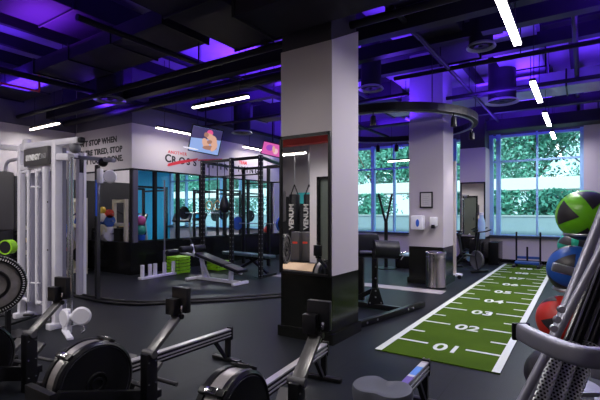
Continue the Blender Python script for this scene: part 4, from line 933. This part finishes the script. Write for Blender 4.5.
# ================================================================== MIDDLE COLUMN FITTINGS
def Fc(px, py, y=Y2-.005): return AY(px, py, y)
a, b_ = Fc(420, 192), Fc(433, 208)
t = thing('picture_frame', 'black framed notice sheet on the middle column', 'picture frame', Fc(426, 200))
B().span((a.x, Y2-.03, b_.z), (b_.x, Y2-.002, a.z), bev=.006).build('frame', black_m, t); B().span((a.x+.03, Y2-.034, b_.z+.03), (b_.x-.03, Y2-.028, a.z-.03)).build('sheet', mat('paper', (.50, .48, .48), .7, noise=.12, nscale=30), t, smooth=False)
for k in range(5): B().span((a.x+.07, Y2-.036, b_.z+.08+k*.04), (b_.x-.07-(k % 2)*.03, Y2-.034, b_.z+.085+k*.04)).build('text_line', mat('print_grey', (.25, .25, .27), .7), t, smooth=False)
a, b_ = Fc(413.5, 214.5), Fc(425.5, 231)
t = thing('towel_dispenser', 'white paper towel dispenser with a blue oval on the middle column', 'dispenser', Fc(419, 223))
B().span((a.x, Y2-.22, b_.z+.03), (b_.x, Y2-.002, a.z-.02), bev=.035).build('body', white_pl, t)
c = Fc(416.5, 223, Y2-.222); B().lathe([(0, 0), (.038, 0), (.036, .004), (0, .004)], (0, 0, 0), n=32, R=Matrix.Translation(Vector((c.x+.02, Y2-.222, c.z))) @ Matrix.Diagonal((1, 1, 2.1, 1)) @ Matrix.Rotation(PI/2, 4, 'X')).build('blue_oval', blue_p, t)
a, b_ = Fc(431, 217), Fc(438, 228.5)
t = thing('soap_dispenser', 'small white sanitiser dispenser right of the towel dispenser', 'dispenser', Fc(434, 222))
B().span((a.x, Y2-.12, b_.z+.05), (b_.x, Y2-.002, a.z), bev=.02).build('body', white_pl, t); B().span((a.x+.035, Y2-.13, b_.z), (b_.x-.035, Y2-.04, b_.z+.08), bev=.01).build('nozzle', satin_b, t)
tx, ty = -2.50, 8.70
t = thing('trash_can', 'round polished steel trash can before the middle column', 'trash can', (tx, ty, 0))
can = mat('can_steel', (.62, .60, .56), .16, 1)
B().lathe([(0, .0), (.205, 0), (.205, .02), (.20, .03), (.20, .62), (.206, .625), (.206, .64), (.20, .645), (.20, .69), (.208, .70), (.208, .73), (.198, .745), (.13, .745), (.12, .72), (0, .72)], (tx, ty, 0), n=48).build('can_body', can, t)
B().lathe([(.203, .0), (.212, .005), (.212, .03), (.203, .035)], (tx, ty, 0), n=48).build('base_ring', satin_b, t)
B().lathe([(.12, .742), (.0, .742)], (tx, ty, 0), n=32).build('opening', black_m, t)
q = FL(454.5, 278)
t = thing('standing_post', 'pale upright post on a small wheeled foot right of the middle column', 'post', (q.x, q.y, 0))
B().box((q.x, q.y, 1.42), (.075, .075, 2.64), bev=.01).build('post', mat('post_cream', (.60, .52, .48), .4), t); B().box((q.x, q.y, .08), (.34, .16, .06), bev=.015).build('foot', white_p, t)
for s in (-1, 1): B().tube((q.x+s*.13, q.y-.1, .045), (q.x+s*.13, q.y-.05, .045), .045).build('wheel', satin_b, t)

def spin_bike(x, y, rz, label):
    t = thing('spin_bike', label, 'exercise bike', (0, 0, 0), 'spin bikes by the far column')
    B().lathe([(0, -.02), (.20, -.02), (.23, -.03), (.25, 0), (.23, .03), (.20, .02), (0, .02)], (0, -.45, .32), 'X', 32).build('flywheel', dgrey, t)
    B().path([(0, -.5, .06), (0, -.42, .40), (0, -.05, .42), (0, .42, .06)], .035, 10).build('frame', black_m, t)
    for yy in (-.55, .45): B().tube((-.26, yy, .04), (.26, yy, .04), .03).build('foot', black_m, t)
    B().tube((0, -.42, .40), (0, -.52, 1.02), .03).build('bar_post', black_m, t); B().tube((0, .12, .38), (0, .26, .92), .03).build('seat_post', black_m, t)
    B().lathe([(0, -.02), (.10, -.02), (.12, 0), (.10, .03), (0, .035)], (0, .28, .95), n=24).build('saddle', vinyl, t)
    B().path([(-.2, -.72, 1.10), (-.2, -.55, 1.05), (0, -.5, 1.03), (.2, -.55, 1.05), (.2, -.72, 1.10)], .018, 8).build('handlebar', black_m, t)
    B().lathe([(0, -.01), (.09, -.01), (.09, .01), (0, .01)], (.06, -.08, .33), 'X', 20).build('crank_disc', blue_w, t)
    for s in (-1, 1): B().bar((s*.10, -.08, .33), (s*.10, -.08+s*.16, .33-s*.05), .02, .03).build('pedal_arm', steel, t, smooth=False)
    t.location = (x, y, 0); t.rotation_euler = (0, 0, rz)
q = FL(465, 270); spin_bike(q.x, q.y, .9, 'spin bike right of the pale upright post, nearest'); q = FL(466, 265); spin_bike(q.x-.15, q.y+.5, .9, 'spin bike behind the nearest one by the far column')
# black plinths by the far column
a, b_ = AY(471, 238, 13.0), AY(487, 262, 13.0)
t = tag(B().span((a.x, 12.75, 0), (CX1+.02, 13.5, .78), bev=.01).build('storage_box', black_gloss), 'tall black box standing against the far column', 'box')
a, b_ = AY(487.5, 243, 13.4), AY(498.5, 262, 13.4)
tag(B().span((a.x+.02, 13.4, 0), (b_.x, 14.15, .66), bev=.01).build('storage_box', black_gloss), 'lower black box between the far column and the big window', 'box')
q = AY(481.5, 235, 12.95); t = thing('water_bottle', 'pale blue water bottle standing on the tall black box', 'bottle', (q.x, 12.95, .78))
B().lathe([(0, 0), (.09, 0), (.10, .02), (.10, .45), (.08, .55), (.05, .62), (.05, .72), (0, .72)], (q.x, 12.95, .78)).build('body', mat('bottle_blue', (.40, .60, .75), .3), t); B().lathe([(.056, .68), (.056, .75), (0, .75)], (q.x, 12.95, .78)).build('cap', white_pl, t)

# ================================================================== SEEN IN THE COLUMN MIRROR
YMIR = Y1-.018
def MV(px, py, d): p = AT(px, py, d); p.y = 2*YMIR-p.y; return p
rb = MV(310, 138, 12.3); tag(B().span((-10, YN+.02, rb.z-.10), (-4.6, YN+.28, rb.z+.12)).build('red_beam', red_m, smooth=False), 'red painted beam reflected along the top of the column mirror', 'beam')
for i, (px, lb) in enumerate([(294.5, 'left'), (309, 'right')]):
    p = MV(px, 212, 14.6); t = thing('punching_bag', 'black punching bag with white lettering reflected in the column mirror, the %s one' % lb, 'punching bag', (p.x, p.y, .8), 'punching bags')
    B().lathe([(0, .72), (.17, .72), (.19, .76), (.19, 2.12), (.17, 2.16), (0, 2.16)], (p.x, p.y, 0), n=32).build('bag', vinyl, t)
    for s in (-1, 1): B().tube((p.x+s*.15, p.y, 2.15), (p.x, p.y, 2.5), .02, n=8).build('strap', satin_b, t)
    B().tube((p.x, p.y, 2.5), (p.x, p.y, CEIL), .012, n=8).build('chain', steel, t)
    cu = lettering('lettering', 'VENUM', .26, (p.x+.09, p.y+.20, .95), (0, 0, 1), (-1, 0, 0), letter_w, t, bold=.008, space=1.0)
for i, px in enumerate((295, 305)):
    p = MV(px, 244, 13.2); t = thing('jump_box', 'dark box with a small red label reflected low in the mirror, the %s one' % ['left', 'right'][i], 'box', (p.x, p.y, 0), 'dark boxes')
    B().span((p.x-.15, p.y-.3, .02), (p.x+.15, p.y, .92), bev=.02).build('box', dgrey, t); B().span((p.x-.09, p.y, .56), (p.x+.09, p.y+.006, .62)).build('label', red_m, t, smooth=False)

# ================================================================== MEDICINE BALLS and their rack
def med_ball(px, py, d, r, m, label, rot, th_=.20):
    c = AT(px, py, d); t = thing('medicine_ball', label, 'medicine ball', c, 'medicine balls on the rack')
    Rm = Matrix.Rotation(rot[2], 4, 'Z') @ Matrix.Rotation(rot[1], 4, 'Y') @ Matrix.Rotation(rot[0], 4, 'X')
    B().ball(c, r, seg=64, rings=40).build('ball', m, t)
    n = 0
    for sx_ in (-1, 1):
        for sy_ in (-1, 1):
            for sz_ in (-1, 1):
                bb = B(); bm = bb.bm; N_ = 14; g = {}
                va, vb, vc = [Vector(v_).normalized() for v_ in ((1, th_, th_), (th_, 1, th_), (th_, th_, 1))]
                for i in range(N_+1):
                    for j in range(N_+1-i):
                        v = (va*i+vb*j+vc*(N_-i-j))/N_
                        v = v.normalized(); v = Vector((v.x*sx_, v.y*sy_, v.z*sz_)); v = Rm @ v
                        g[i, j] = bm.verts.new(c+v*r*1.012)
                for i in range(N_):
                    for j in range(N_-i):
                        bm.faces.new((g[i, j], g[i+1, j], g[i, j+1]))
                        if j < N_-i-1: bm.faces.new((g[i+1, j], g[i+1, j+1], g[i, j+1]))
                bb.build('panel', mat('ball_panel_black', (.025, .022, .028), .42), t)
    return t
med_ball(584.5, 215.5, 3.0, .18, mat('ball_green', (.16, .56, .012), .34), 'bright green medicine ball with black panels, topmost on the rack', (.2, .95, .35), .26)
med_ball(574, 270, 3.0, .172, mat('ball_blue', (.015, .09, .42), .38), 'blue medicine ball with black panels under the green one', (.5, .2, .3), .3)
med_ball(563, 320, 3.0, .172, mat('ball_red', (.60, .03, .02), .4), 'red medicine ball low on the rack beside the turf', (.9, .1, .2), .42)
med_ball(551, 374, 3.0, .172, mat('ball_black', (.03, .03, .035), .4), 'black medicine ball at the bottom of the rack', (.3, .5, .1))
med_ball(573, 246, 3.75, .12, mat('ball_teal', (.02, .42, .28), .4), 'small teal medicine ball half hidden behind the green and blue balls', (.2, .1, .1))
t = thing('ball_rack', 'steel rack of curved trays holding the medicine balls', 'rack', AT(600, 400, 3.2))
for px, py in ((585, 215.5), (574, 270), (563, 320), (551, 374)):
    c = AT(px, py, 3.0); torus((c.x, c.y, c.z-.135), .125, .012, 'Z', b=None).build('tray_ring', steel, t)
    B().bar((c.x+.10, c.y+.06, c.z-.14), (c.x+.34, c.y+.24, c.z-.14), .05, .03).build('tray_arm', steel, t, smooth=False)
pA, pB = AT(551, 374, 3.0), AT(585, 215, 3.0); ofs = Vector((.34, .24, -.14)); dr = (pB-pA)/(pB.z-pA.z)
B().tube(pA+ofs-dr*(pA.z-.14-.03), pB+ofs+dr*.1, .035).build('mast', steel, t)
f0 = pA+ofs-dr*(pA.z-.14-.03); B().bar((f0.x-.3, f0.y, .03), (f0.x+.4, f0.y, .03), .07, .06).build('base_bar', steel, t, smooth=False); B().bar((f0.x, f0.y-.1, .03), (f0.x, f0.y+.5, .03), .07, .06).build('base_bar', steel, t, smooth=False)
B().bar(AT(552, 266.5, 2.72), AT(578, 273, 2.66), .05, .055, .01).build('tray_lip', steel, t)
B().bar(AT(578, 273, 2.66), AT(590, 270, 3.0), .05, .055, .01).build('tray_lip', steel, t)
# small tray for the teal ball
c = AT(573, 246, 3.75); tt_ = thing('ball_stand', 'slim steel stand under the small teal ball', 'stand', (c.x, c.y, 0))
B().tube((c.x, c.y, .02), (c.x, c.y, c.z-.12), .03).build('post', steel, tt_); B().lathe([(0, 0), (.2, 0), (.2, .02), (0, .03)], (c.x, c.y, 0)).build('base', steel, tt_)

# ================================================================== NEAR STAIR CLIMBER FRAME at the right edge
def perf_mat():
    m = bpy.data.materials.new('perforated_steel'); m.use_nodes = True; nt = m.node_tree; N = nt.nodes; L = nt.links; b = N['Principled BSDF']
    b.inputs['Base Color'].default_value = (.55, .56, .60, 1); b.inputs['Metallic'].default_value = .85; b.inputs['Roughness'].default_value = .32
    uv = N.new('ShaderNodeTexCoord'); sep = N.new('ShaderNodeSeparateXYZ'); L.new(uv.outputs['UV'], sep.inputs[0])
    def mth(op, a, b_=None, c_=None):
        n = N.new('ShaderNodeMath'); n.operation = op
        for i, v in enumerate((a, b_, c_)):
            if v is None: continue
            if isinstance(v, (int, float)): n.inputs[i].default_value = v
            else: L.new(v, n.inputs[i])
        return n.outputs[0]
    vy = mth('MULTIPLY', sep.outputs[1], 1.0); row = mth('FLOOR', vy); off = mth('MULTIPLY', mth('MODULO', row, 2.0), .5)
    fx_ = mth('SUBTRACT', mth('FRACT', mth('ADD', sep.outputs[0], off)), .5); fy_ = mth('SUBTRACT', mth('FRACT', vy), .5)
    dd = mth('ADD', mth('MULTIPLY', fx_, fx_), mth('MULTIPLY', fy_, fy_)); al = mth('GREATER_THAN', dd, .115)
    L.new(al, b.inputs['Alpha']); return m
t = thing('bar_rack', 'near steel storage frame with curved tube, black bars and perforated cylinders', 'rack', (.1, 1.2, 0))
arc = [AZ(px, py, 1.22) for px, py in ((522, 332), (533, 338), (545, 343.5), (557, 348.5), (570, 353), (584, 356.5), (598, 358), (614, 357))]
B().path(smooth_pts(arc, 5), 0, n=28, rect=(.034, .046)).build('curved_tube', silver_p, t)
d_ = (arc[0]-arc[1]).normalized(); B().bar(arc[0]+d_*.0, arc[0]+d_*.012, .049, .049, .006).build('end_cap', satin_b, t)
P0, P1 = AT(604, 210, 1.62), AT(529, 402, 1.42); dv = (P1-P0)/(P0.z-P1.z)
B().tube(P0-dv*.15, P1+dv*(P1.z-.02), .0185, n=20).build('slanted_tube', silver_p, t)
Q0, Q1 = AT(612, 229, 1.50), AT(552, 343, 1.42); dq = (Q1-Q0)/(Q0.z-Q1.z)
B().tube(Q0-dq*.12, Q1+dq*.25, .014, n=20).build('slanted_tube', silver_p, t)
for y_ in (309, 319, 328):
    q = AT(553+(319-y_)*.40+3, y_, 1.40); B().tube(q, q+Vector((SN, -CS, 0))*.012, .012, n=12).build('bolt', steel, t)
blk = mat('bar_black', (.03, .03, .036), .22)
for k in range(9):
    a, b_ = AT(566+k*7.5, 345, 1.50+.01*k), AT(598+k*7.5, 262, 1.62+.01*k)
    B().bar(a-(b_-a)*.3, b_+(b_-a)*.25, .018, .03, .004).build('black_bar', blk, t)
    if k % 2 == 0: B().tube(a+Vector((.008, -.018, 0)), b_+Vector((.008, -.018, 0)), .0035, n=8).build('highlight_strip', silver_p, t)  # thin silver rods stand in for highlights along the black bars
perf = perf_mat()
ax_ = dv.normalized()*-1 if dv.z < 0 else dv.normalized(); side = Vector((CS, SN, 0)); side = (side-ax_*side.dot(ax_)).normalized(); outw = ax_.cross(side).normalized()
if outw.dot(Vector((SN, -CS, 0))) < 0: outw = -outw
for j in range(3):
    base = AT(557+j*15.5, 352, 1.46+.02*j); r = .0265; Lc = .95; me = bpy.data.meshes.new('perforated_cylinder'); bm = bmesh.new(); uvl = bm.loops.layers.uv.new('UVMap'); nA, nB = 28, 2
    G = {}
    for i in range(nA+1):
        a = 2*PI*i/nA; o_ = side*math.cos(a)*r+outw*math.sin(a)*r
        for k in range(2): G[i, k] = bm.verts.new(base+o_-ax_*(k*Lc if ax_.z > 0 else -k*Lc)+ax_*.03)
    for i in range(nA):
        f = bm.faces.new((G[i, 0], G[i+1, 0], G[i+1, 1], G[i, 1])); f.smooth = True
        U = round(2*PI*r/.0128); V = Lc/.0110
        for l, uv in zip(f.loops, ((i/nA*U, 0), ((i+1)/nA*U, 0), ((i+1)/nA*U, V), (i/nA*U, V))): l[uvl].uv = uv
    bm.to_mesh(me); bm.free(); me.materials.append(perf); o = bpy.data.objects.new('perforated_cylinder', me); COL.objects.link(o); o.parent = t; o.location = -t.location
    B().tube(base+ax_*.02, base-ax_*Lc*(1 if ax_.z > 0 else -1), .018, n=16).build('inner_core', satin_b, t)
B().bar(AZ(594, 366, 1.16), AZ(625, 374, 1.16), .05, .05, .006).build('lower_tube', silver_p, t)
B().bar((.0, .62, .03), (.55, .85, .03), .07, .06, .006).build('base_bar', silver_p, t)
zq = P1+dv*(P1.z-.03); B().bar((zq.x, zq.y, .03), (.5, 1.7, .03), .06, .05).build('base_bar', silver_p, t, smooth=False)
B().bar((arc[-1].x, arc[-1].y, .03), (arc[-1].x, arc[-1].y, 1.2), .05, .05).build('rear_post', silver_p, t, smooth=False)
